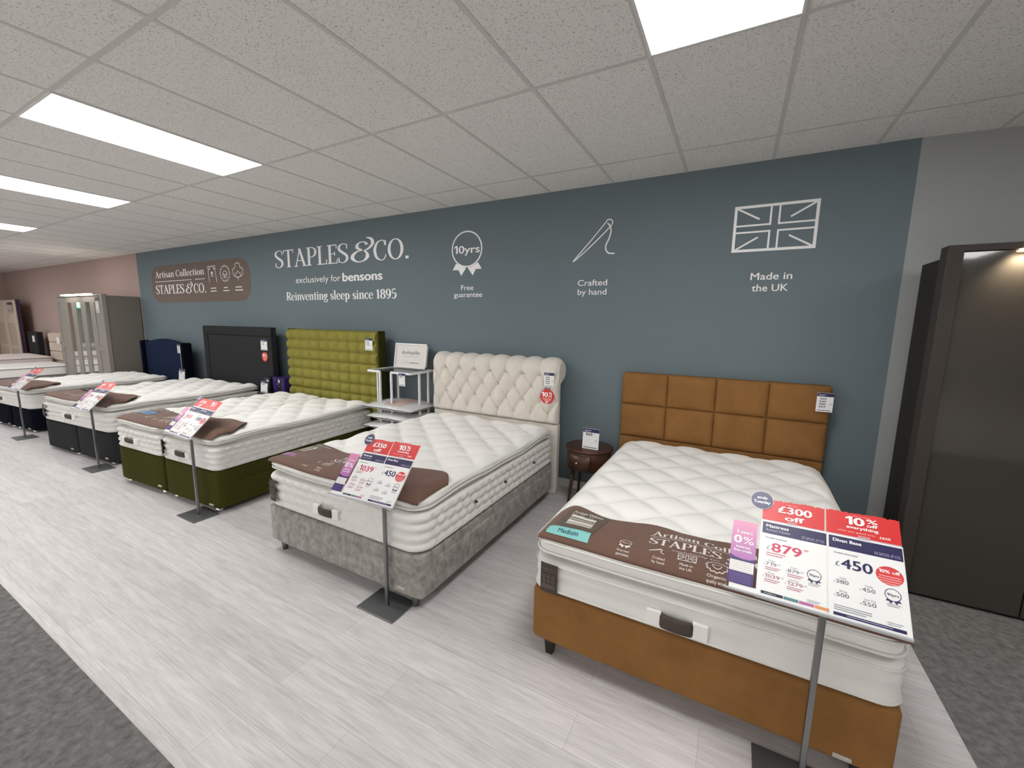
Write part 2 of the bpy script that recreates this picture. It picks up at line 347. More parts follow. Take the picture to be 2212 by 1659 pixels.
# ---------------------------------------------------------------- soft boxes
def soft_box(hx, hy, hz, R, r, d=.02, dz=.02, top=None, side=None, taper=.05, bot=None):
    """Rounded box centred on the origin; plan corner radius R, edge radius r; top(x,y) and side(s,z) displace it."""
    e = np.array([0, .12, .3, .55, .8, 1.])*r
    def ax(h, st):
        a = -h+e; n = max(1, int(round((2*h-2*r)/st))); mid = np.linspace(-h+r, h-r, n+1)[1:-1]
        return np.concatenate([a, mid, -a[::-1]])
    X, Y, Zs = ax(hx, d), ax(hy, d), ax(hz, dz)
    nx, ny, nz = len(X), len(Y), len(Zs)
    I, J, K = np.meshgrid(np.arange(nx), np.arange(ny), np.arange(nz), indexing='ij')
    sur = (I == 0)|(I == nx-1)|(J == 0)|(J == ny-1)|(K == 0)|(K == nz-1)
    ids = -np.ones((nx, ny, nz), int); ids[sur] = np.arange(sur.sum())
    i, j, k = I[sur], J[sur], K[sur]
    x, y, z = X[i], Y[j], Zs[k]
    dx = np.maximum(np.abs(x)-(hx-R), 0); dy = np.maximum(np.abs(y)-(hy-R), 0)
    rho = np.maximum(dx, dy); Ld = np.hypot(dx, dy); sc_ = np.where(Ld > 0, rho/np.maximum(Ld, 1e-9), 0)
    nxv = np.sign(x)*dx*sc_/np.maximum(rho, 1e-9); nyv = np.sign(y)*dy*sc_/np.maximum(rho, 1e-9)
    a = np.maximum(0, rho-(R-r)); b = np.maximum(0, np.abs(z)-(hz-r)); h = np.hypot(a, b)
    s2 = np.where((a > 0)&(b > 0), np.maximum(a, b)/np.maximum(h, 1e-9), 1.)
    rho2 = rho-a+a*s2; z2 = np.where(b > 0, np.sign(z)*(hz-r+b*s2), z)
    cxp = np.sign(x)*np.minimum(np.abs(x), hx-R); cyp = np.sign(y)*np.minimum(np.abs(y), hy-R)
    x2 = cxp+nxv*rho2; y2 = cyp+nyv*rho2
    t = R-rho
    edge = np.minimum(np.minimum(hx-np.abs(x), hy-np.abs(y)), 1e9)
    if side is not None:
        corner = np.clip((2*np.abs(nxv*nyv))**.6, 0, 1)
        s = np.where(np.abs(nxv) > np.abs(nyv), y2, x2)
        on = (i == 0)|(i == nx-1)|(j == 0)|(j == ny-1)
        face = np.where(np.abs(nyv) >= np.abs(nxv), np.where(y < 0, 0, 2), np.where(x > 0, 1, 3))
        off = np.where(on, side(s, z2/hz, corner, face), 0)*np.clip(1-b/np.maximum(r, 1e-9)*.6, 0, 1)
        x2 = x2+nxv*off; y2 = y2+nyv*off
    if top is not None:
        wt = np.clip(edge/taper, 0, 1); wt = wt*wt*(3-2*wt)
        z2 = np.where(k == nz-1, z2+top(x2, y2)*wt, z2)
    P = np.stack([x2, y2, z2], -1)
    F = []
    def q(A, flip):
        f = np.stack([A[:-1,:-1], A[1:,:-1], A[1:,1:], A[:-1,1:]], -1).reshape(-1, 4)
        F.append(f[:, ::-1] if flip else f)
    q(ids[:,:,nz-1], False); q(ids[:,:,0], True)
    q(ids[:,0,:], False); q(ids[:,ny-1,:], True)
    q(ids[0,:,:], True); q(ids[nx-1,:,:], False)
    return P, np.concatenate(F)
def rr_path(hx, hy, R, z, n=9):
    out = []
    for cx, cy, a0 in ((hx-R, hy-R, 0), (-hx+R, hy-R, 90), (-hx+R, -hy+R, 180), (hx-R, -hy+R, 270)):
        for q in range(n):
            a = math.radians(a0+90*q/(n-1)); out.append((cx+R*math.cos(a), cy+R*math.sin(a), z))
    return out
def diamond(u, v, crease=.55, p=.45):
    """Puffed diamonds, tufts where u+v is even: 0 at the tufts, 1 in the middle of a diamond."""
    P = np.abs(np.sin(math.pi/2*(u+v)))*np.abs(np.sin(math.pi/2*(u-v)))
    near = np.exp(-((np.abs(np.cos(math.pi/2*u)*np.cos(math.pi/2*v))+np.abs(np.sin(math.pi/2*u)*np.sin(math.pi/2*v)))-1)**2/.10)
    c = crease+(1-crease)*near
    return 1-(1-P**p)*c

# ---------------------------------------------------------------- things
def thing(name, label, cat, loc=(0,0,0), rotz=0., group=None):
    o = bpy.data.objects.new(name, None); COL.objects.link(o); o.location = loc; o.rotation_euler = (0,0,rotz); o.empty_display_size = .1
    return tag(o, label, cat, group)
def tag(o, label, cat, group=None):
    o['label'] = label; o['category'] = cat
    if group: o['group'] = group
    return o
def struct(o, label=None):
    o['kind'] = 'structure'
    if label: o['label'] = label
    return o
def dup(root, loc, rotz, label, group=None):
    r = root.copy(); COL.objects.link(r); r.location = loc; r.rotation_euler = (0,0,rotz); r['label'] = label
    if group: r['group'] = group
    for ch in list(root.children):
        c = ch.copy(); COL.objects.link(c); c.parent = r
        for g in list(ch.children):
            d = g.copy(); COL.objects.link(d); d.parent = c
    return r

# ================================================================ the setting
H = 2.887; XL, XR = -38., 7.; YB = -14.; XB0, XB1 = -10.474, .9635
struct(MB().box(XL, .944, -3.256, 0, -.05, 0, FLOOR).build('floor'), 'pale grey wood-effect vinyl floor')
struct(MB().box(XL, XR, -4.75, -3.256, -.05, .002, CARPET).build('floor_carpet'), 'dark grey carpet aisle along the front of the pale floor')
struct(MB().box(XL, XR, YB, -4.75, -.05, 0, FLOOR).build('floor_vinyl'), 'pale wood-effect vinyl floor beyond the carpet aisle')  # out of view; pale so it throws light up to the ceiling
struct(MB().box(.944, XR, -3.256, 1.0, -.05, .002, CARPET).build('floor_carpet'), 'dark grey carpet in front of the dark wardrobe')
struct(MB().box(XL, XR, YB, 1.0, H, H+.1, CEIL).build('ceiling'), 'grey fissured ceiling tiles')
struct(MB().box(XB0, XB1, 0, .1, 0, H, BLUEW).build('wall_back'), 'slate blue feature wall')
struct(MB().box(-19.0, XB0, 0, .1, 0, H, PINKW).build('wall_pink'), 'dusty pink stretch of wall at the far left')
struct(MB().box(-19.1, -19.0, -2.4, .1, 0, H, PINKW).build('wall_partition'))
struct(MB().box(XL, -19.1, -2.4, -2.3, 0, H, PINKW).build('wall_far'))
a = .119
b = MB(); b.prism([(XB1, 0), (XR, (XR-XB1)*a), (XR, (XR-XB1)*a+.1), (XB1, .1)], lambda u, v, s_: (u, v, (0, H)[s_]), GREYW)
struct(b.build('wall_grey'), 'pale grey wall slanting away beside the blue wall')
struct(MB().box(XL-.1, XL, YB, 0, 0, H, WHITEP).build('wall_left'))
struct(MB().box(XR, XR+.1, YB, 1.0, 0, H, GREYW).build('wall_right'))
WHW = mat('white_wall_paint', (228,227,224), .8)
b = MB(); b.box(XL,-24,YB-.1,YB,0,H,WHW); b.box(-1,XR,YB-.1,YB,0,H,WHW); b.box(-24,-1,YB-.1,YB,0,.4,WHW); b.box(-24,-1,YB-.1,YB,2.7,H,WHW)
struct(b.build('wall_front'))
for k_ in range(6):
    x = -24+23/6*k_; o = struct(MB().box(x+.04,x+23/6-.04,YB-.06,YB-.04,.4,2.7,FILLWIN).build('added_window_%d' % (k_+1)))  # glowing panes out of view, added to brighten the room from the front
    b = MB(); b.box(x-.04,x+.04,YB-.1,YB,.4,2.7,WHITEM); struct(b.build('trim_%d' % (k_+2)))
struct(MB().box(-19, XB1, -.018, 0, 0, .085, WHITEP).build('baseboard_back', bevel=.004), 'white skirting board')
b = MB()
for k in range(-30, 13):
    x = -1.664+.6*k; b.box(x-.012, x+.012, -8.9, .05 if x < 1 else .3, H-.002, H+.01, TBAR)
for r_ in range(0, 8):
    y = -.4577-1.197*r_; b.box(-19, XR, y-.012, y+.012, H-.0022, H+.01, TBAR)
struct(b.build('trim_1'), 'grey metal grid between the ceiling tiles')

# ---------------------------------------------------------------- ceiling lights
def make_light(label, group=None):
    t = thing('ceiling_light', label, 'light', (0,0,0), 0, group)
    b = MB(); b.box(-.288,.288,-.586,.586,-.003,.0,PLATE); b.build('diffuser', t)
    f = MB()
    for x0,x1,y0,y1 in ((-.298,-.286,-.597,.597),(.286,.298,-.597,.597),(-.298,.298,-.597,-.585),(-.298,.298,.585,.597)): f.box(x0,x1,y0,y1,-.007,.004,WHITEM)
    f.build('frame', t)
    return t
l0 = None
for k, row, lab in [(2,1,'large square-looking ceiling light panel above the tan bed'), (-4,1,'long ceiling light panel at upper left, nearest of the left row'), (-8,1,'second ceiling light panel in the left row, cut by the photo edge'), (-13,1,'farthest visible ceiling light panel at the left edge')] + \
    [(k, row, None) for k, row in ((7,1),(-18,1),(-24,1),(7.69,5),(2,5),(-4,5),(-8,5),(-13,5),(-18,5),(-26,5),(8,9),(2,9),(-4,9),(-10,9),(-16,9),(5,7),(-1,7),(-6,7),(-11,7))]:  # panels without their own label are unseen, added for illumination
    loc = (-1.664+.6*k+.3, -.4577-1.197*row-.5985, H)
    L_ = lab or 'unseen ceiling light panel added farther along the shop ceiling'
    if l0 is None: l0 = make_light(L_); l0.location = loc
    else: o = dup(l0, loc, 0, L_, None if lab else 'ceiling lights outside the picture')
for x in (-34.6, -32.8): dup(l0, (x, -6.6, H), 0, 'unseen ceiling light panel added farther along the shop ceiling', 'ceiling lights outside the picture')  # two unseen panels, added for their reflection in the wardrobe mirrors
# hanging exit sign, seen as a green reflection in the grey wardrobe's mirrors
t = thing('exit_sign', 'green lit exit sign mirrored in the grey wardrobe doors', 'sign', (-28.0, -4.8, 2.05))
g = mat('lit_green', (20,170,90), .4, emit=((30,230,120), 5.)); wl = mat('lit_white', (240,255,250), .4, emit=((225,255,245), 5.))
MB().box(-.03,.03,-.28,.28,0,.42,g).build('lamp_body', t)
b = MB(); T = lambda u,v,l: (.031+l*.001,u,v); b.quad(T,-.26,.04,.04,.38,0,wl); b.build('panel', t)
for s_ in (-.2,.2): b = MB(); b.tube([(0,s_,.42),(0,s_,H-2.05)],.008,STEEL); b.build('rod', t)

# ================================================================ wall graphics (vinyl on the blue wall)
VIN = ink((252,252,251)); WT = lambda u, v, l: (u, -.0012-.0004*l, v)
def wall_sign(name, label, fn, cat='wall lettering'):
    if isinstance(fn, list):
        t = thing(name, label, cat)
        for nm, f in fn: b = MB(); f(b); b.build(nm, t)
        return t
    b = MB(); fn(b); o = b.build(name); return tag(o, label, cat)
g1 = [('lettering',lambda b: b.text(WT,'STAPLES',-6.03,2.39,.242,1,VIN,wd=1.55,serif=True)),('ampersand',lambda b: b.text(WT,'&',-4.44,2.388,.25,2,VIN,wd=.43,serif=True)),('lettering',lambda b: b.text(WT,'CO.',-4.03,2.383,.24,3,VIN,wd=.57,serif=True))]
wall_sign('wall_lettering','largest white serif capitals high on the slate blue wall',g1)
g2 = words(WT,'exclusively for',-5.575,2.163,.088,1,VIN,.93)+[('lettering',lambda b: b.text(WT,'bensons',-4.61,2.157,.112,1,VIN,wd=.72,bold=.035))]
wall_sign('wall_lettering','white wall lettering "exclusively for" under the largest capitals',g2)
wall_sign('wall_lettering','white serif line "Reinventing sleep since 1895" on blue wall',words(WT,'Reinventing sleep since 1895',-5.81,1.925,.115,1,VIN,2.145,serif=True,bold=.25))
def g3(b):
    P = [(-2.636+.192*math.cos(2*math.pi*i/48), 2.43+.183*math.sin(2*math.pi*i/48)) for i in range(48)]
    b.stroke(WT,P,.015,1,VIN,closed=True)
    b.text(WT,'10yrs',-2.635,2.388,.082,2,VIN,wd=.335,al='c',bold=.02)
    for s_ in (-1,1):
        b.poly(WT,[(-2.633+s_*q[0],q[1]) for q in ((.145,2.285),(.19,2.215),(.115,2.215),(.075,2.15),(.01,2.235),(.06,2.245))],3,VIN)
wall_sign('wall_icon','white "10yrs" rosette icon on the blue wall',g3,'wall icon')
g4 = [('lettering',lambda b: b.text(WT,'Free',-2.63,1.997,.056,1,VIN,wd=.165,al='c',bold=.008)),('lettering',lambda b: b.text(WT,'guarantee',-2.622,1.922,.056,1,VIN,wd=.375,al='c',bold=.008))]
wall_sign('wall_lettering','white words "Free guarantee" under the rosette',g4)
def g5(b):
    P = smooth_pts([(-1.42,2.228),(-1.26,2.40),(-1.125,2.552),(-1.105,2.577),(-1.078,2.58),(-1.057,2.56),(-1.063,2.535),(-1.10,2.495),(-1.25,2.36)],6,True)
    b.stroke(WT,P,.010,1,VIN,closed=True)
    P = smooth_pts([(-1.102,2.552),(-1.075,2.515),(-1.068,2.47),(-1.085,2.41),(-1.108,2.36),(-1.105,2.315),(-1.075,2.287),(-1.025,2.283)],6)
    b.stroke(WT,P,.012,2,VIN)
wall_sign('wall_icon','white needle and thread icon on the blue wall',g5,'wall icon')
g6 = [('lettering',lambda b: b.text(WT,'Crafted',-1.222,2.005,.056,1,VIN,wd=.283,al='c',bold=.008)),]+words(WT,'by hand',-1.361,1.921,.056,1,VIN,.278,bold=.008)
wall_sign('wall_lettering','white words "Crafted by hand" under the needle',g6)
def g7(b):
    w_=.020; x0,x1,z0,z1=-.08,.447,2.236,2.562; cx=.184; cz=2.398
    b.stroke(WT,[(x0,z0),(x1,z0)],w_,1,VIN); b.stroke(WT,[(x0,z1),(x1,z1)],w_,1,VIN); b.stroke(WT,[(x0,z0-.01),(x0,z1+.01)],w_,2,VIN); b.stroke(WT,[(x1,z0-.01),(x1,z1+.01)],w_,2,VIN)
    for sx in (-1,1):
        for sz in (-1,1):
            b.stroke(WT,[(cx+sx*.028,cz+sz*.165),(cx+sx*.028,cz+sz*.018)],.013,3,VIN)
            b.stroke(WT,[(cx+sx*.028,cz+sz*.025),(cx+sx*.26,cz+sz*.025)],.013,4,VIN)
            b.stroke(WT,[(cx+sx*.258,cz+sz*.158),(cx+sx*.10,cz+sz*.066)],.013,5,VIN)
wall_sign('wall_icon','white outline flag icon, right end of the blue wall',g7,'wall icon')
g8 = words(WT,'Made in',.06,2.01,.056,1,VIN,.275,bold=.014)+words(WT,'the UK',.076,1.922,.056,1,VIN,.24,bold=.014)
wall_sign('wall_lettering','white words "Made in the UK" under the flag',g8)
BRN = mat('taupe_wall_panel', (122,108,99), .8, spec=.2)
def g9(b):
    x0,x1,z0,z1,R=-9.93,-6.68,1.93,2.60,.30
    P=[]
    for cx,cz,a0 in ((x1-R,z1-R*.8,0),(x0+R,z1-R*.8,90),(x0+R,z0+R*.8,180),(x1-R,z0+R*.8,270)):
        P += [(cx+R*math.cos(math.radians(a0+9*q)), cz+R*.8*math.sin(math.radians(a0+9*q))) for q in range(11)]
    b.poly(WT,P,0,BRN)
wall_sign('wall_panel','rounded taupe brown panel painted on the blue wall',g9,'wall panel')
def g10a(b): b.text(WT,'Artisan Collection',-9.76,2.385,.115,3,VIN,wd=1.74,serif=True,bold=.1)
def g10b(b): b.stroke(WT,[(-9.78,2.315),(-8.45,2.315)],.009,3,VIN); b.stroke(WT,[(-8.33,2.315),(-8.01,2.315)],.009,3,VIN)
def g10(b):
    b.text(WT,'STAPLES',-9.79,2.09,.16,3,VIN,wd=1.06,serif=True,bold=.15); b.text(WT,'&',-8.68,2.088,.165,4,VIN,wd=.26,serif=True,bold=.15); b.text(WT,'CO.',-8.40,2.085,.16,5,VIN,wd=.40,serif=True,bold=.15)
wall_sign('wall_lettering','two small serif lines on the taupe wall panel',[('lettering',g10a),('rule',g10b),('lettering',g10)])
def icon_bear(b):
    b.stroke(WT,smooth_pts([(-7.86,2.246),(-7.88,2.40),(-7.85,2.47),(-7.77,2.51),(-7.69,2.47),(-7.66,2.40),(-7.64,2.246)],6),.011,3,VIN)
    for cx in (-7.86,-7.68): b.stroke(WT,[(cx+.03*math.cos(a_*.4),2.485+.03*math.sin(a_*.4)) for a_ in range(16)],.009,4,VIN,closed=True)
    b.ell(WT,-7.77,2.40,.028,.022,3,VIN); b.stroke(WT,[(-7.77+.03*math.cos(a_*.4),2.365+.025*math.sin(a_*.4)) for a_ in range(16)],.009,4,VIN,closed=True)
    b.quad(WT,-7.85,2.143,-7.68,2.158,3,VIN); b.quad(WT,-7.86,2.095,-7.67,2.110,3,VIN)
def icon_sheep(b):
    b.stroke(WT,[(-7.38+(.135+.012*math.cos(12*a_))*math.cos(a_),2.375+(.12+.012*math.cos(12*a_))*math.sin(a_)) for a_ in [i*2*math.pi/96 for i in range(96)]],.010,3,VIN,closed=True)
    b.stroke(WT,[(-7.38+.06*math.cos(a_*.3),2.36+.055*math.sin(a_*.3)) for a_ in range(21)],.009,4,VIN,closed=True)
    b.stroke(WT,[(-7.46,2.37),(-7.38,2.355),(-7.30,2.37)],.009,5,VIN); b.ell(WT,-7.38,2.335,.018,.014,5,VIN)
    b.quad(WT,-7.44,2.143,-7.33,2.158,3,VIN); b.quad(WT,-7.47,2.095,-7.29,2.110,3,VIN)
def icon_cotton(b):
    b.stroke(WT,smooth_pts([(-7.01,2.30),(-7.13,2.34),(-7.15,2.42),(-7.08,2.455),(-7.07,2.50),(-7.01,2.525),(-6.95,2.50),(-6.94,2.455),(-6.87,2.42),(-6.89,2.34)],6,True),.010,3,VIN,closed=True)
    b.stroke(WT,[(-7.09,2.37),(-7.05,2.36),(-7.01,2.40),(-6.97,2.36),(-6.93,2.37),(-6.95,2.31),(-7.01,2.295),(-7.07,2.31)],.009,4,VIN,closed=True); b.stroke(WT,[(-7.01,2.30),(-7.01,2.25)],.010,5,VIN)
    b.quad(WT,-7.10,2.143,-6.93,2.158,3,VIN); b.quad(WT,-7.12,2.095,-6.90,2.110,3,VIN)
wall_sign('wall_icon','pale arched animal icon on taupe panel, beside lettering',icon_bear,'wall icon')
wall_sign('wall_icon','pale woolly sheep icon in the middle of taupe panel',icon_sheep,'wall icon')
wall_sign('wall_icon','pale cotton boll icon at right end of taupe panel',icon_cotton,'wall icon')

# ================================================================ beds
def pocket_side(A=.024, rows=4, pitch=.088, fade=None):
    def f(s, zr, corner, face):
        zz = (zr+1)/2*rows; band = np.abs(np.sin(math.pi*zz))**.55
        col = np.abs(np.sin(math.pi*(s/pitch+.5*(np.floor(zz) % 2))))**.6
        soft = (1-corner)*(1 if fade is None else fade(s, face))
        return A*band*(.34+.66*(col*soft+(1-soft)))-.5*A
    return f
def plain_side(s, zr, corner, face): return .0025*np.sin(zr*7+np.sin(s*5)*.5)+.002*np.sin(s*9+zr*2)
def add_np(b, P, F, m): return b.add(P, F, m, True)

class Bed: pass
def make_bed(x0, x1, yf, L, base, mats, mz, tz, rot, lab_base, lab_matt, det=1., R=.085, halves=False, split=False, plain=False, handles=(), tags=(), legs='glide', badge=(), drawers=(), lift=.0, topper=True, tuft=(.155,.135), puff=.026, group_b=None, vents=()):
    """x0,x1: the foot's ends; yf: the foot's y; base/mz/tz: heights of divan, mattress, pillow top."""
    B = Bed(); w = x1-x0; cx = (x0+x1)/2; rz = math.radians(rot)
    B.w, B.L, B.loc, B.rz = w, L, (cx, yf, 0), rz
    X = lambda xw: xw-cx
    # ---- divan base
    t = thing('divan_base', lab_base, 'bed base', (cx, yf, 0), rz)
    hz = (base[1]-base[0])/2; zc = (base[1]+base[0])/2
    parts = [(-w/2, w/2)] if not halves else [(-w/2, -.012), (.012, w/2)]
    for a, c in parts:
        P, F = soft_box((c-a)/2, L/2, hz, .05, .016, d=.09, dz=.06)
        b = MB(); b.add(P+[(a+c)/2, L/2, zc], F, mats, True); b.build('base_half' if halves else 'base', t)
    for dy0, dy1, z0, z1 in drawers:
        b = MB(); b.box(w/2-.01, w/2+.010, dy0, dy1, z0, z1, mats); b.build('drawer', t, bevel=.008)
    lx = [a+.09 for a, c in parts]+[c-.09 for a, c in parts]
    for px in lx:
        for py in (.055, L-.12):
            b = MB(); h_ = base[0]+.02
            if legs == 'glide':
                b.lathe([(.020,0),(.030,.004),(.030,h_*.45),(.016,h_*.55),(.012,h_)], (px, py, 0), CHROME, 20); b.build('glide_foot', t)
            else:
                m, top_, bt = (BLACKP, .028, .019) if legs == 'black' else (PEWTER, .023, .014)
                b.tube([(px,py,0),(px,py,h_)], [bt*1.3, top_*1.3], m, n=4 if legs == 'black' else 16, smooth=legs != 'black', square=True); b.build('leg', t)
    for bx, bz in badge:
        b = MB(); b.box(X(bx)-.028, X(bx)+.028, -.006, .004, bz-.008, bz+.008, mat('pale_metal_badge',(196,192,184),.4,metal=.3)); b.build('badge', t, bevel=.002)
    # ---- mattress
    fd = (lambda s, face: np.where(face == 0, np.clip((.42*w-np.abs(s))/.12, 0, 1), 1.))
    sd = plain_side if plain else pocket_side(fade=fd)
    au, av = tuft
    def topf(x, y): return puff*diamond(x/au, (y-L/2)/av, crease=.42, p=.6)
    def wave(x, y): return lift*(np.sin(x*7+y*5.5)+.6*np.sin(y*11-x*4))
    ht = (tz[1]-tz[0])/2; zt = (tz[1]+tz[0])/2
    B.tufted = topf; B.wave = wave; B.ztop = tz[1]; B.matts = []
    wparts = [(-w/2, w/2)] if not split else [(-w/2, -.009), (.009, w/2)]
    for n_, (a, c) in enumerate(wparts):
        wm = c-a; xm = (a+c)/2; lb = lab_matt if isinstance(lab_matt, str) else lab_matt[n_]
        t = thing('mattress', lb, 'mattress', (cx, yf, 0), rz, group_b); B.matts.append(t)
        hm = (mz[1]-mz[0])/2; zm = (mz[0]+mz[1])/2
        P, F = soft_box(wm/2-.004, L/2-.004, hm, R, .022, d=.014/det, dz=.011/det, side=sd)
        b = MB(); add_np(b, P+[xm, L/2, zm], F, TICKG); b.build('mattress_body', t)
        for zz, nm in ((mz[1]-.018, 'piping'), (mz[0]+.016, 'piping')):
            b = MB(); b.tube([(p[0]+xm, p[1]+L/2, p[2]) for p in rr_path(wm/2-.003, L/2-.003, R, zz)], .0055, PIPE, n=8, closed=True); b.build(nm, t)
        if topper:
            ins = .006
            def tp(x, y, xm=xm): return topf(x+xm, y+L/2)
            P, F = soft_box(wm/2-ins, L/2-ins, ht, R+.005, min(.034, ht*.95), d=.017/det, dz=.012/det, top=tp, taper=.085, side=lambda s, zr, c_, f_: .006*np.sin(s*13+zr)*(1-c_)*np.cos(zr*1.5)-.010*(1-zr*zr))
            P = P+[xm, L/2, zt]; P[:, 2] += wave(P[:, 0], P[:, 1])
            b = MB(); add_np(b, P, F, TICK); b.build('pillow_top', t)
            # neck that joins the pillow top to the body
            b = MB(); Pn, Fn = soft_box(wm/2-.05, L/2-.05, (tz[0]+.02-mz[1]+.02)/2, R, .005, d=.2, dz=.05); b.add(Pn+[xm, L/2, (tz[0]+mz[1])/2], Fn, TICKG, True); b.build('gusset', t)
            for zz in (tz[1]-.022, tz[0]+.016):
                pp = []
                for p in rr_path(wm/2-ins+.0005, L/2-ins+.0005, R+.005, zz, 9):
                    pp.append(p)
                full = []
                for i_ in range(len(pp)):
                    p, q_ = pp[i_], pp[(i_+1) % len(pp)]; k_ = max(1, int(math.dist(p, q_)/.03))
                    full += [tuple(p[c2]+(q_[c2]-p[c2])*j_/k_ for c2 in range(3)) for j_ in range(k_)]
                full = [(p[0]+xm, p[1]+L/2, p[2]+float(wave(p[0]+xm, p[1]+L/2))) for p in full]
                b = MB(); b.tube(full, .0055, PIPE, n=8, closed=True); b.build('piping', t)
        for hx0, hx1, z0, z1 in handles:
            if not (a <= X((hx0+hx1)/2) <= c): continue
            b = MB(); n1, n2 = 13, 7
            P = np.zeros((n1, n2, 3))
            for i_ in range(n1):
                for j_ in range(n2):
                    u = i_/(n1-1); v = j_/(n2-1)
                    P[i_, j_] = (X(hx0)+(X(hx1)-X(hx0))*u, -(.014 if plain else .019)-.012*math.sin(math.pi*u)**.5+.006*abs(2*v-1)**3, z0+(z1-z0)*v)
            b.grid(P, DKTAG); o = hd = b.build('handle', t); sm = o.modifiers.new('thick', 'SOLIDIFY'); sm.thickness = .006
            for e0, e1 in ((X(hx0)-.055, X(hx0)+.004), (X(hx1)-.004, X(hx1)+.055)):
                b = MB(); b.box(e0, e1, -.012 if plain else -.018, .004, z0-.004, z1+.004, TICK); b.build('handle_anchor', hd, bevel=.003)
        for tx0, tx1, z0, z1 in tags:
            if not (a <= X((tx0+tx1)/2) <= c): continue
            b = MB(); P = np.zeros((5, 9, 3))
            for i_ in range(5):
                for j_ in range(9):
                    u = i_/4; v = j_/8
                    xl = X(tx0)+(X(tx1)-X(tx0))*u; ov = max(0, abs(xl-xm)-(wm/2-R)); P[i_, j_] = (xl, R-math.sqrt(max(0, R*R-ov*ov))-(.0135 if plain else .021)-.004*u*math.sin(v*6)**2-.002*u, z0+(z1-z0)*v)
            b.grid(P, DKTAG)
            ln_ = ink((132,120,108)); TT = lambda u, v, l: (X(tx0)+(X(tx1)-X(tx0))*u, -(.021 if plain else .0285)+(R-math.sqrt(max(0,R*R-max(0,abs(X(tx0)+(X(tx1)-X(tx0))*u-xm)-(wm/2-R))**2)))-.0004*l, z0+(z1-z0)*v)
            if w < 1.6:
                b.text(TT,'STAPLES & CO.',.5,.80,.06,1,ln_,wd=.8,al='c',serif=True); b.quad(TT,.2,.74,.8,.75,1,ln_)
                for r_ in range(3): b.quad(TT,.12,.18+.05*r_,.88,.2+.05*r_,1,ln_)
                for gx in (.25,.5,.75):
                    for gz in (.42,.57): b.stroke(TT,[(gx+.07*math.cos(q*.6),gz+.045*math.sin(q*.6)) for q in range(10)],.02,1,ln_,closed=True)
            o = b.build('brand_tag', t)
        for vy, vz in vents:
            b = MB(); b.tube([(w/2-.002, vy, vz), (w/2+.014, vy, vz)], .008, BLACKP, n=12); b.build('air_vent', t)
    def zsurf(x, y):
        x = np.asarray(x, float); y = np.asarray(y, float)
        if topper:
            e_ = np.minimum(w/2-.006-np.abs(x), np.minimum(y-.006, L-y)); wt = np.clip(e_/.085, 0, 1); wt = wt*wt*(3-2*wt)
            drop = np.where(e_ < .034, .034-np.sqrt(np.maximum(0, .034**2-(.034-np.maximum(e_, 0))**2)), 0)
            return tz[1]+topf(x, y)*wt+wave(x, y)-np.minimum(drop, .034)
        return np.full(x.shape, mz[1])
    def zcloth(x, y):
        x = np.asarray(x, float); y = np.asarray(y, float)
        e_ = np.minimum(w/2-.006-np.abs(x), np.minimum(y-.006, L-y)); wt = np.clip(e_/.085, 0, 1); wt = wt*wt*(3-2*wt)
        drop = np.where(e_ < .034, .034-np.sqrt(np.maximum(0, .034**2-(.034-np.maximum(e_, 0))**2)), 0)
        return np.maximum(tz[1]+(.93*puff+.12*(topf(x, y)-.9*puff))*wt+wave(x, y)-np.minimum(drop, .034), zsurf(x, y))+.003*np.sin(x*13+y*9)*wt
    B.z = zcloth; B.X = X
    return B

def make_cover(B, label, x0, x1, y0, far, fold=None, letter=None, extra=None):
    """chocolate cloth laid across the foot of a bed; far(u) gives its far edge, fold lifts it."""
    t = thing('foot_cover', label, 'mattress cover', B.loc, B.rz)
    n1, n2 = 90, 34; P = np.zeros((n1, n2, 3)); u = np.linspace(0, 1, n1); v = np.linspace(0, 1, n2)
    U, V = np.meshgrid(u, v, indexing='ij')
    Xc = x0+(x1-x0)*U; Yc = y0+(np.vectorize(far)(U)-y0)*V
    Z = B.z(Xc, Yc)+.0045
    if fold is not None: Z = Z+fold(U, V)
    P[..., 0] = Xc; P[..., 1] = Yc; P[..., 2] = Z
    b = MB(); b.grid(P, CHOC); o = b.build('cloth', t)
    so = o.modifiers.new('thick', 'SOLIDIFY'); so.thickness = .003; so.offset = 0
    T = lambda a, c, l: (a, c, float(B.z(a, c))+.0075+.0005*l)
    CR = ink((236,230,222))
    for nm, fn in (letter or []):
        b = MB(); fn(b, T, CR); b.build(nm, t)
    if extra:
        for nm, fn in extra: 
            b = MB(); fn(b, T); b.build(nm, t)
    return t
def rosette(b, T, x, y, s, c, txt=True):
    b.stroke(T,[(x+s*math.cos(q*2*math.pi/28), y+s*math.sin(q*2*math.pi/28)) for q in range(28)], s*.11, 1, c, closed=True)
    for k_ in (-1,1): b.poly(T,[(x+k_*p*s, y+q*s) for p, q in ((.78,-.72),(1.0,-1.12),(.6,-1.12),(.38,-1.5),(.05,-1.02),(.3,-.98))],1,c)
    if txt: b.text(T,'10yrs',x,y-.22*s,.42*s,2,c,wd=1.5*s,al='c',bold=.02)
def needle(b, T, x, y, s, c):
    b.stroke(T,[(x-s,y-.55*s),(x+.3*s,y+.42*s),(x+.42*s,y+.35*s),(x-s,y-.55*s)],.13*s,1,c)
    b.stroke(T,smooth_pts([(x+.35*s,y+.35*s),(x+.5*s,y+.1*s),(x+.35*s,y-.2*s),(x+.5*s,y-.5*s),(x+.8*s,y-.55*s)],5),.12*s,2,c)
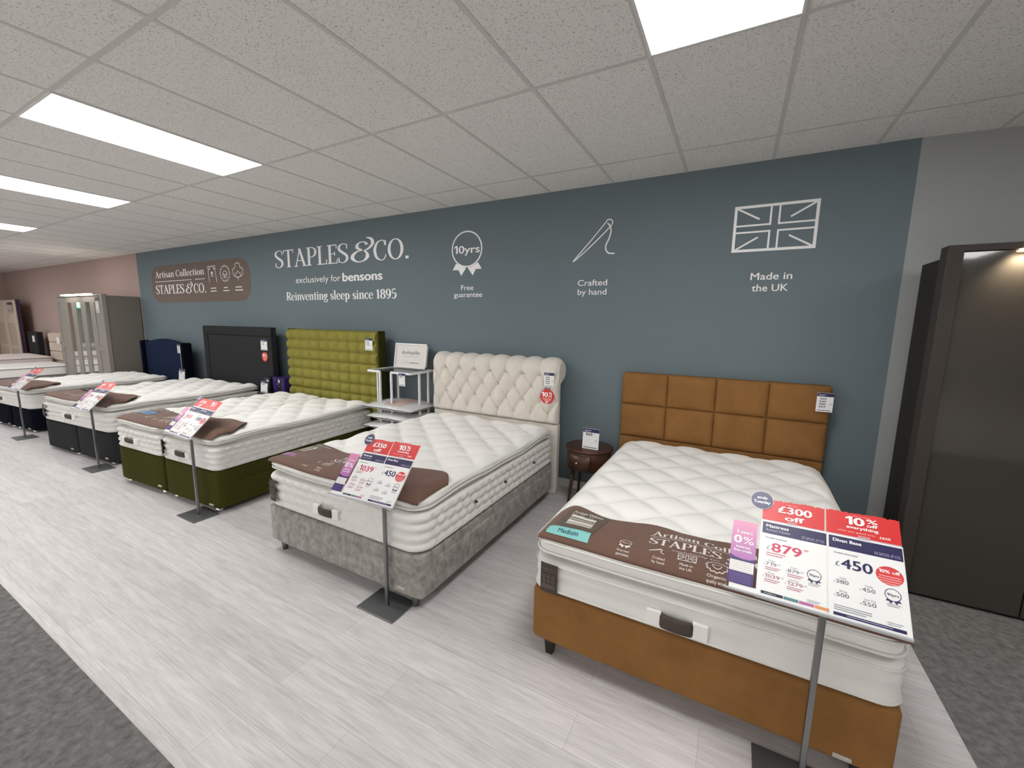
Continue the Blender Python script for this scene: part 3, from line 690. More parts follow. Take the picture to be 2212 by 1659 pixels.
def flag(b, T, x, y, a, c_, c):
    wd = c_*.13
    for q in (-1,1): b.stroke(T,[(x-a,y+q*c_),(x+a,y+q*c_)],wd,1,c); b.stroke(T,[(x+q*a,y-c_),(x+q*a,y+c_)],wd,1,c)
    for sx in (-1,1):
        for sy in (-1,1):
            b.stroke(T,[(x+sx*a*.12,y+sy*c_),(x+sx*a*.12,y+sy*c_*.18)],wd,2,c); b.stroke(T,[(x+sx*a*.12,y+sy*c_*.18),(x+sx*a,y+sy*c_*.18)],wd,3,c); b.stroke(T,[(x+sx*a,y+sy*c_),(x+sx*a*.35,y+sy*c_*.35)],wd,4,c)
def sheep(b, T, x, y, a, c_, c):
    b.stroke(T,[(x+a*(1+.09*math.cos(12*q))*math.cos(q), y+c_*(1+.09*math.cos(12*q))*math.sin(q)) for q in [i*2*math.pi/72 for i in range(72)]],a*.08,1,c,closed=True)
    b.stroke(T,smooth_pts([(x-.45*a,y+.25*c_),(x-.2*a,y-.4*c_),(x+.2*a,y-.4*c_),(x+.45*a,y+.25*c_),(x,y+.3*c_)],4,True),a*.07,2,c,closed=True)
def two_lines(b, T, x, y, l1, l2, c, w1=None, h=.011):
    b.text(T,l1,x,y,h,1,c,al='c',wd=w1); b.text(T,l2,x,y-h*1.6,h,1,c,al='c',wd=w1)

# --- bed beside the wardrobe: tan suede
B1 = make_bed(-.79,.613,-2.12,1.96,(.095,.36),TAN,(.362,.525),(.545,.632),0,
    'tan brown suede bed base on black feet, nearest bed on the right','white pillow-top mattress with smooth sides on the tan base',
    det=1.,plain=True,handles=((-.185,-.055,.390,.452),),tags=((-.735,-.645,.372,.522),),legs='black',badge=((.46,.118),),lift=.003,tuft=(.165,.15),puff=.030,R=.08)
x1_ = B1.X
letter1 = [('lettering',lambda b,T,c: b.text(T,'Artisan Collection',x1_(-.272),.236,.040,1,c,wd=.50,serif=True,bold=.2)),
 ('rule',lambda b,T,c: b.stroke(T,[(x1_(-.28)+.0255*k_,.226) for k_ in range(21)],.003,1,c)),
 ('lettering',lambda b,T,c: b.text(T,'STAPLES',x1_(-.275),.155,.056,1,c,wd=.30,serif=True,bold=.15)),('ampersand',lambda b,T,c: b.text(T,'&',x1_(.045),.155,.056,2,c,wd=.085,serif=True,bold=.15)),('lettering',lambda b,T,c: b.text(T,'CO.',x1_(.145),.155,.056,3,c,wd=.12,serif=True,bold=.15)),
 ('lettering',lambda b,T,c: (b.text(T,'exclusively for',x1_(-.17),.128,.010,1,c,wd=.19), b.text(T,'bensons',x1_(.04),.125,.018,1,c,wd=.10,bold=.03))),
 ('rosette_icon',lambda b,T,c: (rosette(b,T,x1_(-.365),.102,.026,c), two_lines(b,T,x1_(-.365),.045,'Sixty-year','guarantee',c,.055))),
 ('needle_icon',lambda b,T,c: (needle(b,T,x1_(-.225),.105,.035,c), two_lines(b,T,x1_(-.215),.052,'Crafted','by hand',c,.05))),
 ('flag_icon',lambda b,T,c: (flag(b,T,x1_(-.105),.098,.036,.022,c), two_lines(b,T,x1_(-.105),.052,'Made in','the UK',c,.05))),
 ('sheep_icon',lambda b,T,c: (sheep(b,T,x1_(.01),.085,.040,.028,c), two_lines(b,T,x1_(.01),.035,'Organic','quality wool',c,.07)))]
def ex_card(b, T):
    x = B1.X; g_ = (104,92,82)
    b.patch(T,[(x(-.72),.085),(x(-.52),.085),(x(-.49),.30),(x(-.69),.30)],1,g_)
    b.text(T,'Artisan Deluxe',x(-.675),.272,.020,2,(240,238,232),wd=.155,bold=.02)
    for q,cc in ((.222,(226,222,212)),(.192,(170,162,150)),(.165,(222,218,208)),(.14,(190,184,172))):
        b.patch(T,[(x(-.675),q),(x(-.545),q-.004),(x(-.542),q+.018),(x(-.67),q+.022)],2,cc)
    for q in (-.665,-.625,-.575): b.stroke(T,[(x(q)+.012*math.cos(k_),.255+.008*math.sin(k_)) for k_ in range(6)],.003,2,(200,194,184),closed=True)
def ex_patch(b, T):
    x = B1.X; b.patch(T,[(x(-.735),.035),(x(-.525),.035),(x(-.525),.092),(x(-.735),.092)],3,(137,201,196)); b.text(T,'Medium',x(-.63),.052,.026,4,(38,70,90),wd=.10,al='c',bold=.02)
FAR1 = smooth_pts([(0,.20),(.012,.29),(.04,.345),(.075,.355),(.15,.318),(.22,.312),(.34,.338),(.48,.315),(.60,.34),(.75,.35),(.88,.33),(.96,.27),(1,.12)],5)
make_cover(B1,'brown printed cover across the foot of the tan bed, Medium patch',B1.X(-.765),B1.X(.60),.012,
    lambda u: float(np.interp(u,[q[0] for q in FAR1],[q[1] for q in FAR1])),
    letter=letter1, extra=[('sample_card',ex_card),('size_patch',ex_patch)])

# --- silver velvet bed
B2 = make_bed(-2.85,-1.435,-2.19,1.89,(.082,.345),SILVERV,(.352,.585),(.605,.668),0,
    'silver crushed velvet bed base on short grey legs','thick pocket-sprung mattress with puffy stitched sides on silver velvet base',
    det=1.,handles=((-2.268,-2.135,.418,.470),),tags=((-2.797,-2.70,.400,.552),),legs='pewter',badge=((-1.583,.123),),drawers=((.10,.90,.10,.285),(1.0,1.82,.10,.285)),lift=.007,tuft=(.16,.15),puff=.032,R=.11,
    vents=((.55,.47),(.95,.47),(1.45,.47)))
x2_ = B2.X
letter2 = [('lettering',lambda b,T,c: b.text(T,'Artisan Collection',x2_(-2.33),.225,.038,1,c,wd=.46,serif=True,bold=.2)),
 ('lettering',lambda b,T,c: b.text(T,'STAPLES',x2_(-2.36),.16,.05,1,c,wd=.30,serif=True,bold=.15)),('ampersand',lambda b,T,c: b.text(T,'&',x2_(-2.04),.16,.05,2,c,wd=.08,serif=True,bold=.15)),('lettering',lambda b,T,c: b.text(T,'CO.',x2_(-1.94),.16,.05,3,c,wd=.12,serif=True,bold=.15)),
 ('rosette_icon',lambda b,T,c: (rosette(b,T,x2_(-2.545),.13,.028,c), two_lines(b,T,x2_(-2.60),.085,'Sixty-year','guarantee',c,.055))),
 ('needle_icon',lambda b,T,c: (needle(b,T,x2_(-2.43),.125,.035,c), two_lines(b,T,x2_(-2.47),.06,'Crafted','by hand',c,.05))),
 ('flag_icon',lambda b,T,c: (flag(b,T,x2_(-2.32),.11,.036,.022,c), two_lines(b,T,x2_(-2.33),.05,'Made in','the UK',c,.05)))]
def ex_card2(b, T):
    x = B2.X
    b.patch(T,[(x(-2.80),.17),(x(-2.60),.15),(x(-2.58),.37),(x(-2.77),.38)],1,(110,97,88))
    b.text(T,'Artisan Deluxe',x(-2.76),.345,.018,2,(235,232,226),wd=.16,bold=.02)
    for k_ in range(4): b.patch(T,[(x(-2.76)+.045*k_,.20),(x(-2.73)+.045*k_,.20),(x(-2.735)+.045*k_,.32),(x(-2.765)+.045*k_,.32)],2,(206,204,196) if k_%2 else (168,164,156))
def ex_patch2(b, T):
    x = B2.X; b.patch(T,[(x(-2.80),.085),(x(-2.60),.085),(x(-2.60),.135),(x(-2.80),.135)],3,(190,140,190)); b.text(T,'Firm',x(-2.70),.10,.022,4,(70,40,80),wd=.06,al='c',bold=.02)
make_cover(B2,'brown cover across the foot of the silver bed, lilac patch',B2.X(-2.825),B2.X(-1.46),.012,
    lambda u: .40-.075*math.sin(u*math.pi)+.02*math.sin(u*9)-.12*max(0,(u-.90)/.10)**2-.06*max(0,(.04-u)/.04),
    fold=lambda U,V: .012*np.sin(U*8)**2*V*(1-V)*2, letter=letter2, extra=[('sample_card',ex_card2),('size_patch',ex_patch2)])

# --- moss green split bed
B3 = make_bed(-5.37,-3.72,-2.14,1.80,(.045,.372),MOSS,(.374,.578),(.602,.660),3,
    'moss green divan base in two halves under a split mattress',('left half of the split mattress on moss green base','right half of the split mattress on moss green base'),
    det=1.,halves=True,split=True,handles=((-5.16,-4.99,.448,.492),(-4.28,-4.12,.448,.492)),tags=((-5.40,-5.345,.42,.555),(-4.535,-4.455,.42,.555)),badge=((-4.63,.09),(-3.82,.075)),drawers=((.08,.62,.05,.25),),lift=.006,tuft=(.17,.16),puff=.032,R=.07)
def curl(h0, c=.80):
    return lambda U, V: h0*np.exp(-((U-c)/.16)**2)*np.sin(np.clip(V*1.15, 0, 1)*math.pi)**.8*1.0+.02*np.exp(-((U-.97)/.05)**2)*V
def letter3(Bx):
    q = -Bx.w/2
    return [('lettering',lambda b,T,c: b.text(T,'STAPLES',q+.55,.17,.055,1,c,wd=.30,serif=True,bold=.2)),('ampersand',lambda b,T,c: b.text(T,'&',q+.87,.17,.055,2,c,wd=.08,serif=True,bold=.2)),('lettering',lambda b,T,c: b.text(T,'CO.',q+.97,.17,.055,3,c,wd=.12,serif=True,bold=.2)),
        ('rosette_icon',lambda b,T,c: rosette(b,T,q+.42,.12,.028,c)),('needle_icon',lambda b,T,c: needle(b,T,q+.56,.10,.032,c)),('flag_icon',lambda b,T,c: flag(b,T,q+.69,.10,.034,.021,c)),('sheep_icon',lambda b,T,c: sheep(b,T,q+.82,.09,.034,.025,c))]
def patch(Bx, col, txt):
    def f(b, T):
        q = -Bx.w/2; b.patch(T,[(q+.10,.16),(q+.30,.16),(q+.30,.25),(q+.10,.25)],3,col); b.text(T,txt,q+.20,.19,.03,4,(30,50,80),wd=.12,al='c',bold=.02)
        for k_ in range(3): b.patch(T,[(q+.14+.08*k_,.28),(q+.19+.08*k_,.28),(q+.19+.08*k_,.36),(q+.14+.08*k_,.36)],3,(150,140,130))
    return f
far3 = lambda u: .38-.03*math.sin(u*math.pi*2)-.20*max(0,(u-.90)/.10)**2+.03*math.exp(-((u-.75)/.1)**2)
make_cover(B3,'brown cover on the split mattress, right end curled up',-B3.w/2+.02,B3.w/2-.03,.012,far3,fold=curl(.055),letter=letter3(B3),extra=[('size_patch',patch(B3,(120,160,205),'Soft'))])

# --- charcoal bed
B4 = make_bed(-7.55,-5.98,-2.11,1.77,(.03,.368),CHAR,(.372,.598),(.615,.680),4.5,
    'charcoal divan base in two halves, third bed from the left end','quilted pillow-top mattress on the charcoal base',
    det=.85,halves=True,handles=((-6.93,-6.76,.455,.505),),tags=((-7.50,-7.42,.42,.57),),badge=((-6.90,.075),(-6.10,.075)),drawers=((.08,.62,.04,.25),),lift=.006,tuft=(.17,.16),puff=.032,R=.09)
make_cover(B4,'brown cover on the charcoal bed, creased with a raised right fold',-B4.w/2+.02,B4.w/2-.03,.012,far3,fold=curl(.05,.78),letter=letter3(B4))
# black sample sleeve lying on that cover
t = thing('sample_sleeve','thin black sleeve lying on cover of the charcoal bed','sleeve',B4.loc,B4.rz)
b = MB(); P = np.zeros((16,5,3))
for i_ in range(16):
    for j_ in range(5):
        x_ = -.62+.42*i_/15; y_ = .30+.14*j_/4; P[i_,j_] = (x_, y_, float(B4.z(x_,y_))+.026+.006*math.sin(i_*.5))
b.grid(P,BLACKP); o = b.build('sleeve',t); o.modifiers.new('thick','SOLIDIFY').thickness = .006
b = MB(); b.quad(lambda u,v,l:(u,v,float(B4.z(u,v))+.038),-.5,.34,-.35,.40,0,(70,70,72)); b.build('window',t)

# --- navy bed
B5 = make_bed(-9.95,-8.62,-2.11,1.72,(.04,.335),NAVYD,(.337,.548),(.563,.628),4.5,
    'dark navy divan base in two halves on chrome feet','quilted pillow-top mattress on the dark navy base',
    det=.6,halves=True,handles=((-9.62,-9.44,.415,.46),),tags=(),badge=((-9.4,.06),(-8.72,.06)),lift=.006,tuft=(.17,.16),puff=.03,R=.09)
make_cover(B5,'brown cover on the navy bed, bulging up at right end',-B5.w/2+.02,B5.w/2-.03,.012,far3,fold=curl(.05,.72))

# --- two plain beds at the far left
def plain_bed(x0,x1,yf,L,zt,lab1,lab2,m,det=.35,tick=None):
    t = thing('divan_base',lab1,'bed base',((x0+x1)/2,yf,0)); P,F = soft_box((x1-x0)/2,L/2,.16,.05,.016,d=.2,dz=.1)
    b = MB(); b.add(P+[0,L/2,.20],F,m,True); b.build('base',t)
    for px in (-(x1-x0)/2+.1,(x1-x0)/2-.1):
        for py in (.08,L-.1): b = MB(); b.tube([(px,py,0),(px,py,.06)],.025,CHROME,n=12); b.build('glide_foot',t)
    t = thing('mattress',lab2,'mattress',((x0+x1)/2,yf,0))
    hz = (zt-.36)/2; P,F = soft_box((x1-x0)/2,L/2,hz,.09,.03,d=.05,dz=.04,top=lambda x,y:.012*diamond(x/.18,y/.17),taper=.1)
    b = MB(); b.add(P+[0,L/2,.36+hz],F,tick or TICK,True); b.build('mattress_body',t)
    for z_ in (.375,zt-.03): b = MB(); b.tube([(p[0],p[1]+L/2,p[2]) for p in rr_path((x1-x0)/2+.002,L/2+.002,.09,z_)],.007,mat('grey_piping',(120,112,116),.7),n=8,closed=True); b.build('piping',t)
plain_bed(-14.35,-13.08,-2.2,1.80,.575,'pale bed base just left of the grey mirrored wardrobe','plain white mattress just left of the grey mirrored wardrobe',mat('pale_grey_base',(150,146,146),.8))
plain_bed(-16.2,-14.5,-2.2,1.85,.68,'pale bed base at the far left, beside the cream headboard','grey sided mattress at the far left below the cream headboard',mat('pale_grey_base',(150,146,146),.8),tick=mat('blush_ticking',(226,216,212),.85))

# ================================================================ headboards
def front_map(P, cx, yf, zc, hz):            # soft box lying on its back -> standing, its top towards the room
    return np.stack([P[:,0]+cx, yf+hz-P[:,2], P[:,1]+zc], -1)
def flipped(F): return F
# tan panelled
t = thing('headboard','tan suede headboard of eight padded panels on the blue wall','headboard',(-.11,-.1,0))
b = MB(); b.box(-.757,.757,.0,.085,.20,1.225,TAN); b.build('backing',t,bevel=.015,seg=3)
xs = [-.757,-.372,.002,.369,.757]; zs = [1.225,.945,.652]
for r_ in range(2):
    for c_ in range(4):
        hx=(xs[c_+1]-xs[c_])/2; hy=(zs[r_]-zs[r_+1])/2
        P,F = soft_box(hx,hy,.022,.02,.019,d=.022,dz=.02,top=lambda x,y,hx=hx,hy=hy: .016*(np.clip(1-(x/hx)**4,0,1)*np.clip(1-(y/hy)**4,0,1))**.6,taper=.03)
        b = MB(); b.add(front_map(P,(xs[c_]+xs[c_+1])/2,-.022,(zs[r_]+zs[r_+1])/2,.022),F,TAN,True); b.build('padded_panel',t)
b = MB(); b.box(-.757,.757,-.012,.02,.20,.652,TAN); b.build('lower_panel',t,bevel=.012)
# cream scroll-top, deep buttoned
t = thing('headboard','cream buttoned scroll-top headboard behind the silver velvet bed','headboard',(-2.165,-.25,0))
prof = [(0.,z) for z in np.linspace(.698,1.19,44)]
cz,cy,rr_ = 1.20,.088,.088
prof += [(cy-rr_*math.cos(q),cz+rr_*math.sin(q)) for q in np.linspace(.05,math.pi*1.32,34)]
prof = np.array(prof); dp = np.gradient(prof,axis=0); dp /= np.linalg.norm(dp,axis=1)[:,None]; nrm = np.stack([-dp[:,1],dp[:,0]],-1)
slen = np.concatenate([[0],np.cumsum(np.linalg.norm(np.diff(prof,axis=0),axis=1))])+.698
nx_ = 190; xx = np.linspace(-.742,.742,nx_); Xg,Sg = np.meshgrid(xx,slen,indexing='ij')
u = (Xg-2.165+2.825)/.0928; v = (Sg-.78)/.1313
mid = diamond(u,v,crease=.75,p=.42)
colu = 1-.8*(1-np.abs(np.sin(math.pi/2*(u-1)))**.45); cold = 1-.8*(1-np.abs(np.sin(math.pi/2*u))**.45)
D = np.where(v > 3, colu, np.where(v < 0, cold, mid))
for row in range(4):
    for k_ in range(-1,18):
        if (row+k_) % 2 == 0: D = D-.55*np.exp(-(((Xg-2.165+2.825)/.0928-k_)**2*.0928**2+(v-row)**2*.1313**2)/.014**2)
D = .042*D*np.clip((.742-np.abs(Xg))/.03,0,1)**.5*np.clip((Sg-.698)/.02,0,1)**.5
D = D*np.clip((slen[-1]-Sg)/.12,0,1)
P = np.stack([Xg,prof[None,:,0]+nrm[None,:,0]*D,prof[None,:,1]+nrm[None,:,1]*D],-1)
b = MB(); b.grid(P,CREAMV,flip=True); b.build('buttoned_cushion',t)
side = [tuple(p) for p in prof]+[(.05,1.08),(.05,.70)]
for sx in (-1,1):
    b = MB(); b.prism(side,lambda y_,z_,s_,sx=sx:(sx*(.742-.018*s_),y_,z_),CREAMV); b.build('scroll_end',t,bevel=.004)
b = MB(); b.box(-.735,.735,.03,.05,.60,1.10,CREAMV); b.build('back_panel',t)
P,F = soft_box(.742,.347,.04,.02,.016,d=.08,dz=.04); b = MB(); b.add(front_map(P,0,-.005,.348,.04),F,CREAMV,True); b.build('lower_panel',t)
b = MB()
for row in range(4):
    for k_ in range(0,17):
        if (row+k_) % 2 == 0:
            x_ = -2.825+.0928*k_+2.165
            if abs(x_) < .70: b.lathe([(.001,.011),(.007,.009),(.010,.004),(.010,0)],(0,0,0),CREAMV,10); n0 = len(b.v)-40; z_ = .78+.1313*row
            if abs(x_) < .70: b.v[n0:] = [(p[0]+x_, -.010-p[2], p[1]+z_) for p in b.v[n0:]]
b.build('buttons',t)
# olive tufted
cx3=-4.594
t = thing('headboard','tall olive green button-tufted headboard','headboard',(cx3,-.24,0))
hx,hy=.85,.52
def tuft3(x,y):
    u=(x+hx-.10)/.1835; v=(hy-y-.012)/.130
    return .056*((1-(2*np.abs((u%1)-.5))**2.2)**.5)*((1-(2*np.abs((v%1)-.5))**2.2)**.5)-.014*np.exp(-((np.abs(((u+.5)%1)-.5)*.1835)**2+(np.abs(((v+.5)%1)-.5)*.130)**2)/.018**2)
P,F = soft_box(hx,hy,.045,.012,.011,d=.0125,dz=.03,top=tuft3,taper=.008)
b = MB(); b.add(front_map(P,0,0,1.002,.045),F,OLIVE,True); b.build('tufted_pad',t)
b = MB(); b.box(-.852,.852,.075,.105,.25,1.525,MOSS); b.build('frame',t,bevel=.01)
for sx in (-1,1): b = MB(); b.box(sx*.852-.012,sx*.852+.012,-.012,.10,.30,1.53,MOSS); b.build('side_wing',t,bevel=.01)
b = MB()
for x_ in (-.5,.5): b.box(x_-.03,x_+.03,.08,.10,0,.3,DARKW)
b.build('struts',t)
# charcoal framed
t = thing('headboard','tall plain charcoal headboard with a raised border','headboard',(-6.806,-.22,0))
b = MB(); b.box(-.926,.926,.02,.07,.25,1.532,CHAR); b.build('backing',t,bevel=.012,seg=3)
for x0,x1,z0,z1 in ((-.926,.926,1.40,1.532),(-.926,-.80,.3,1.40),(.80,.926,.3,1.40)):
    P,F = soft_box((x1-x0)/2,(z1-z0)/2,.022,.012,.011,d=.06,dz=.03); b = MB(); b.add(front_map(P,(x0+x1)/2,-.018,(z0+z1)/2,.022),F,CHAR,True); b.build('padded_border',t)
P,F = soft_box(.798,.55,.018,.012,.01,d=.07,dz=.03,top=lambda x,y:.012*np.clip(1-(x/.8)**6,0,1),taper=.04); b = MB(); b.add(front_map(P,0,-.008,.848,.018),F,CHAR,True); b.build('centre_panel',t)
b = MB()
for x_ in (-.5,.5): b.box(x_-.03,x_+.03,.04,.06,0,.3,DARKW)
b.build('struts',t)
# navy winged
t = thing('headboard','navy winged headboard with an arched top','headboard',(-9.10,-.31,0))
top_ = [(x_, 1.205+.068*math.cos(x_/.75*math.pi/2)**1.5) for x_ in np.linspace(-.74,.74,25)]
b = MB(); b.prism([(-.74,.25)]+[(.74,.25)]+top_[::-1],lambda u_,v_,s_:(u_,.06+.07*s_,v_),NAVY); b.build('arched_panel',t,bevel=.018,seg=3)
for sx in (-1,1):
    P,F = soft_box(.075,.48,.035,.03,.02,d=.03,dz=.03)
    P = np.stack([sx*(.765)+P[:,2],P[:,0]+.075,P[:,1]+.745],-1); b = MB(); b.add(P,F,NAVYD,True); b.build('wing',t)
    b = MB(); b.tube([(sx*.735,-.004,.27),(sx*.735,-.004,1.17),(sx*.737,.01,1.205),(sx*.74,.05,1.222)],.005,mat('pale_piping',(150,150,156),.6) if sx>0 else NAVY,n=8); b.build('piping',t)
b = MB()
for x_ in (-.5,.5): b.box(x_-.03,x_+.03,.09,.12,0,.3,DARKW)
b.build('struts',t)
# far-left headboards and wardrobe
t = thing('headboard','small black headboard by the pink wall at far left','headboard',(-16.1,-.3,0))
b = MB(); b.box(-.36,.36,0,.12,0,1.24,mat('black_cloth',(26,26,29),.8)); b.build('panel',t,bevel=.02)
b = MB(); b.box(.05,.20,-.008,-.001,.98,1.14,ink(WH)); b.build('price_card',t)
t = thing('headboard','small cream quilted headboard left of the grey wardrobe','headboard',(-14.45,-.3,0))
b = MB(); b.box(-.42,.42,.02,.12,0,1.25,mat('cream_fabric',(205,190,176),.8)); b.build('backing',t,bevel=.02)
for r_ in range(3): b = MB(); b.box(-.40,.40,-.01,.02,.60+.215*r_,.80+.215*r_,mat('cream_fabric',(205,190,176),.8)); b.build('padded_panel',t,bevel=.012)
b = MB(); b.box(.22,.40,-.025,-.012,1.0,1.15,ink(WH)); b.build('price_card',t)
t = thing('wardrobe','slim cream panelled wardrobe at the far left edge','wardrobe',(-17.9,-.32,0))
CRM = mat('cream_lacquer',(222,208,190),.5)
b = MB(); b.box(.84,.90,.02,.09,0,2.07,mat('aubergine_side',(62,40,66),.6)); b.build('side_panel',t); b = MB(); b.box(-1.0,.84,.02,.09,0,2.07,CRM); b.build('carcass',t,bevel=.01)
for x0 in (-.98,-.02):
    b = MB(); b.box(x0,x0+.9,-.01,.02,.05,2.03,CRM); b.build('door',t,bevel=.006)
    for z0,z1 in ((.12,.75),(.85,1.45)):
        b = MB(); b.box(x0+.12,x0+.78,-.018,-.008,z0,z1,mat('cream_lacquer_panel',(206,190,170),.5)); b.build('door_panel',t,bevel=.006)
b = MB(); TT = lambda u_,v_,l:(u_,-.022-.002*l,v_); b.quad(TT,.35,1.72,.72,1.98,0,(205,192,190)); b.quad(TT,.33,1.93,.74,2.0,1,(70,50,80)); b.ell(TT,.46,1.78,.035,.03,1,(180,70,80)); b.build('poster',t)

# ================================================================ printed cards and price tags
def micro(b, T, u0, v0, u1, n, dv, h, lay, c):        # lines of print too small to read
    for k_ in range(n): b.quad(T,u0,v0-k_*dv,u1-(.15*(u1-u0) if k_ == n-1 else 0),v0-k_*dv+h,lay,c)
def price_tag(label, x0, x1, z0, z1, y, prices, tilt=0., thick=.006):
    w_ = x1-x0; h_ = z1-z0
    t = thing('price_tag',label,'price tag',((x0+x1)/2,y,z0)); t.rotation_euler = (-tilt,0,0)
    b = MB(); b.box(-w_/2,w_/2,0,thick,0,h_,CLEAR); b.build('holder',t)
    T = lambda u_,v_,l:(-w_/2+u_*w_,-.001-.0004*l,v_*h_)
    b = MB(); b.quad(T,.01,.01,.99,.80,0,ICEW); b.quad(T,.03,.80,.99,.97,1,NVY); b.quad(T,.10,.87,.52,.90,2,(200,198,214)); b.quad(T,.10,.83,.40,.85,2,(150,148,176))
    cd = b.build('card',t); b = MB(); n = len(prices)
    for k_,p_ in enumerate(prices):
        hh = .085 if n > 1 else .13; b.text(T,p_,.17,.64-.135*k_,hh,2,(66,66,78),wd=(.40 if n > 1 else .42),bold=.03)
        if n == 1: b.text(T,'.99',.62,.71,.04,2,(120,120,130),wd=.1)
    b.stroke(T,[(.84+.055*math.cos(q*.63),.44+.035*math.sin(q*.63)) for q in range(10)],.015,2,(150,150,156),closed=True); b.quad(T,.79,.37,.89,.385,2,(110,110,118))
    b.quad(T,.10,.07,.90,.10,2,(52,48,80)); b.build('lettering',cd)
    return t
price_tag('price tag on the right end of tan panelled headboard',.552,.652,1.043,1.184,-.165,['439','549','589','669'])
price_tag('price tag on the cream headboard, above a round red sticker',-1.557,-1.452,1.055,1.196,-.295,['489','549','649','769'])
price_tag('price tag at top right of the olive tufted headboard',-3.91,-3.785,1.297,1.447,-.295,['597','659','719'])
price_tag('price tag near the right edge of charcoal headboard',-6.115,-5.955,1.20,1.36,-.250,['539','549'])
price_tag('narrow price tag on the right wing of navy headboard',-8.43,-8.33,1.05,1.205,-.325,['439','489','549','609'])
def sticker(label, x, y, z, r_, tilt=.0):
    t = thing('discount_sticker',label,'sticker',(x,y,z)); t.rotation_euler = (0,tilt,0)
    T = lambda u_,v_,l:(u_*r_,-.0015-.0004*l,v_*r_)
    b = MB(); b.lathe([(r_,0),(r_,.002)],(0,0,0),ink(RED),48,False); b.v = [(p[0],p[2]-.0015,p[1]) for p in b.v]; b.build('disc',t)
    b = MB(); b.text(T,'10',-.80,-.02,.62,1,WH,wd=.95,bold=.035); b.text(T,'%',.22,.30,.34,1,WH,wd=.52,bold=.02); b.text(T,'off',.22,-.02,.24,1,WH,wd=.50,bold=.025)
    for k_,wv in enumerate((.72,.66,.50,.34)): b.quad(T,-wv,-.24-.16*k_,wv,-.18-.16*k_,1,(246,205,200))
    b.build('lettering',t)
sticker('round red "10% off" sticker on the cream buttoned headboard',-1.522,-.290,.966,.070)
sticker('round red "10% off" sticker on the charcoal headboard',-6.04,-.246,1.105,.072)

# ================================================================ bedside furniture
# white tube table with picture and pillows
t = thing('side_table','tall white metal tube table between olive and cream headboards','table',(-3.345,-.30,0))
zt=1.09; xl,xr,yf_,yb_=-.315,.315,-.19,.19; xa,xb=-.132,.038
def bar(p,q,nm,r_=.014):
    b = MB(); b.tube([p,q],r_,WHITEM,n=4,smooth=False,square=True); b.build(nm,t)
b = MB()
for p,q in (((xl,yf_,zt),(xa,yf_,zt)),((xb,yf_,zt),(xr,yf_,zt)),((xl,yf_,zt),(xl,yb_,zt)),((xr,yf_,zt),(xr,yb_,zt)),((xl,yb_,zt),(xr,yb_,zt))): b.tube([p,q],.016,WHITEM,n=4,smooth=False,square=True)
b.build('top_frame',t)
for p in ((xa,yf_),(xb,yf_),(xl,-.05),(xr,-.05),(xr,.10),(xl+.09,yb_)): bar((p[0],p[1],0),(p[0],p[1],zt),'leg')
b = MB(); b.box(xl,xr,-.10,yb_,zt-.006,zt+.004,mat('smoked_glass_top',(70,76,80),.1,alpha=.55)); b.build('glass_top',t)
t = thing('framed_sign','white framed showcard standing on the white tube table','sign',(-3.342,-.155,1.104)); t.rotation_euler = (-.16,0,0)
b = MB()
for x0,x1,z0,z1 in ((-.243,-.222,0,.29),(.222,.243,0,.29),(-.243,.243,0,.021),(-.243,.243,.269,.29)): b.box(x0,x1,-.014,.014,z0,z1,WHITEM)
b.build('frame',t,bevel=.002)
T = lambda u_,v_,l:(u_,-.004-.0004*l,v_)
b = MB(); b.box(-.224,.224,-.003,.008,.019,.271,ink((232,228,222))); b.text(T,'dunlopillo',0,.165,.044,1,(92,86,86),wd=.27,al='c'); b.quad(T,-.115,.135,.12,.139,1,(176,170,166)); b.quad(T,-.13,.062,-.02,.066,1,(200,194,190)); b.quad(T,-.01,.060,.135,.067,1,(130,124,122)); b.build('print',t)
price_tag('white price tag hanging from the front of the tube table',-3.175,-3.085,.955,1.097,-.512,['59'])
def make_pillow(label, z, top_art=False, w_=.36, d_=.25, sh=0., hgt=.052):
    t = thing('pillow',label,'pillow',(-3.30+sh,-.345,z))
    n1,n2=41,31; b = MB()
    U,V = np.meshgrid(np.linspace(-1,1,n1),np.linspace(-1,1,n2),indexing='ij')
    pin = 1-.09*(1-U**2)*0; X_ = U*w_*(1-.07*(1-np.abs(V))**1*np.abs(U)**3); Y_ = V*d_*(1-.09*(1-np.abs(U))*np.abs(V)**3)
    hh = hgt*(np.clip(1-np.abs(U)**2.6,0,1)*np.clip(1-np.abs(V)**2.6,0,1))**.55+.004*np.sin(U*9+V*4)*(1-U**2)*(1-V**2)
    up_ = np.stack([X_,Y_,hh+hgt],-1); dn = np.stack([X_,Y_,-hh*.9+hgt],-1)
    b.grid(up_,PILLOW); b.grid(dn,PILLOW,flip=True); b.build('pillow_body',t)
    edge = [(X_[i,0],Y_[i,0],hgt) for i in range(n1)]+[(X_[-1,j],Y_[-1,j],hgt) for j in range(1,n2)]+[(X_[i,-1],Y_[i,-1],hgt) for i in range(n1-2,-1,-1)]+[(X_[0,j],Y_[0,j],hgt) for j in range(n2-2,0,-1)]
    b = MB(); b.tube(edge,.004,mat('dark_grey_piping',(96,96,98),.6),n=6,closed=True); b.build('piping',t)
    if top_art:
        b = MB(); s1,s2 = slice(15,31),slice(3,27); b.grid(np.stack([X_,Y_,hh+hgt+.004],-1)[s1,s2],mat('peach_insert_print',(206,170,156),.4,mott=(9,.2))); b.build('printed_insert',t)
    b = MB(); b.grid(np.stack([X_*1.02,Y_*1.02,hh*1.12+hgt+.008],-1),POLYB); b.build('polythene_wrap',t)
    return t
make_pillow('topmost pillow of the pile under white table, peach insert',.645,True)
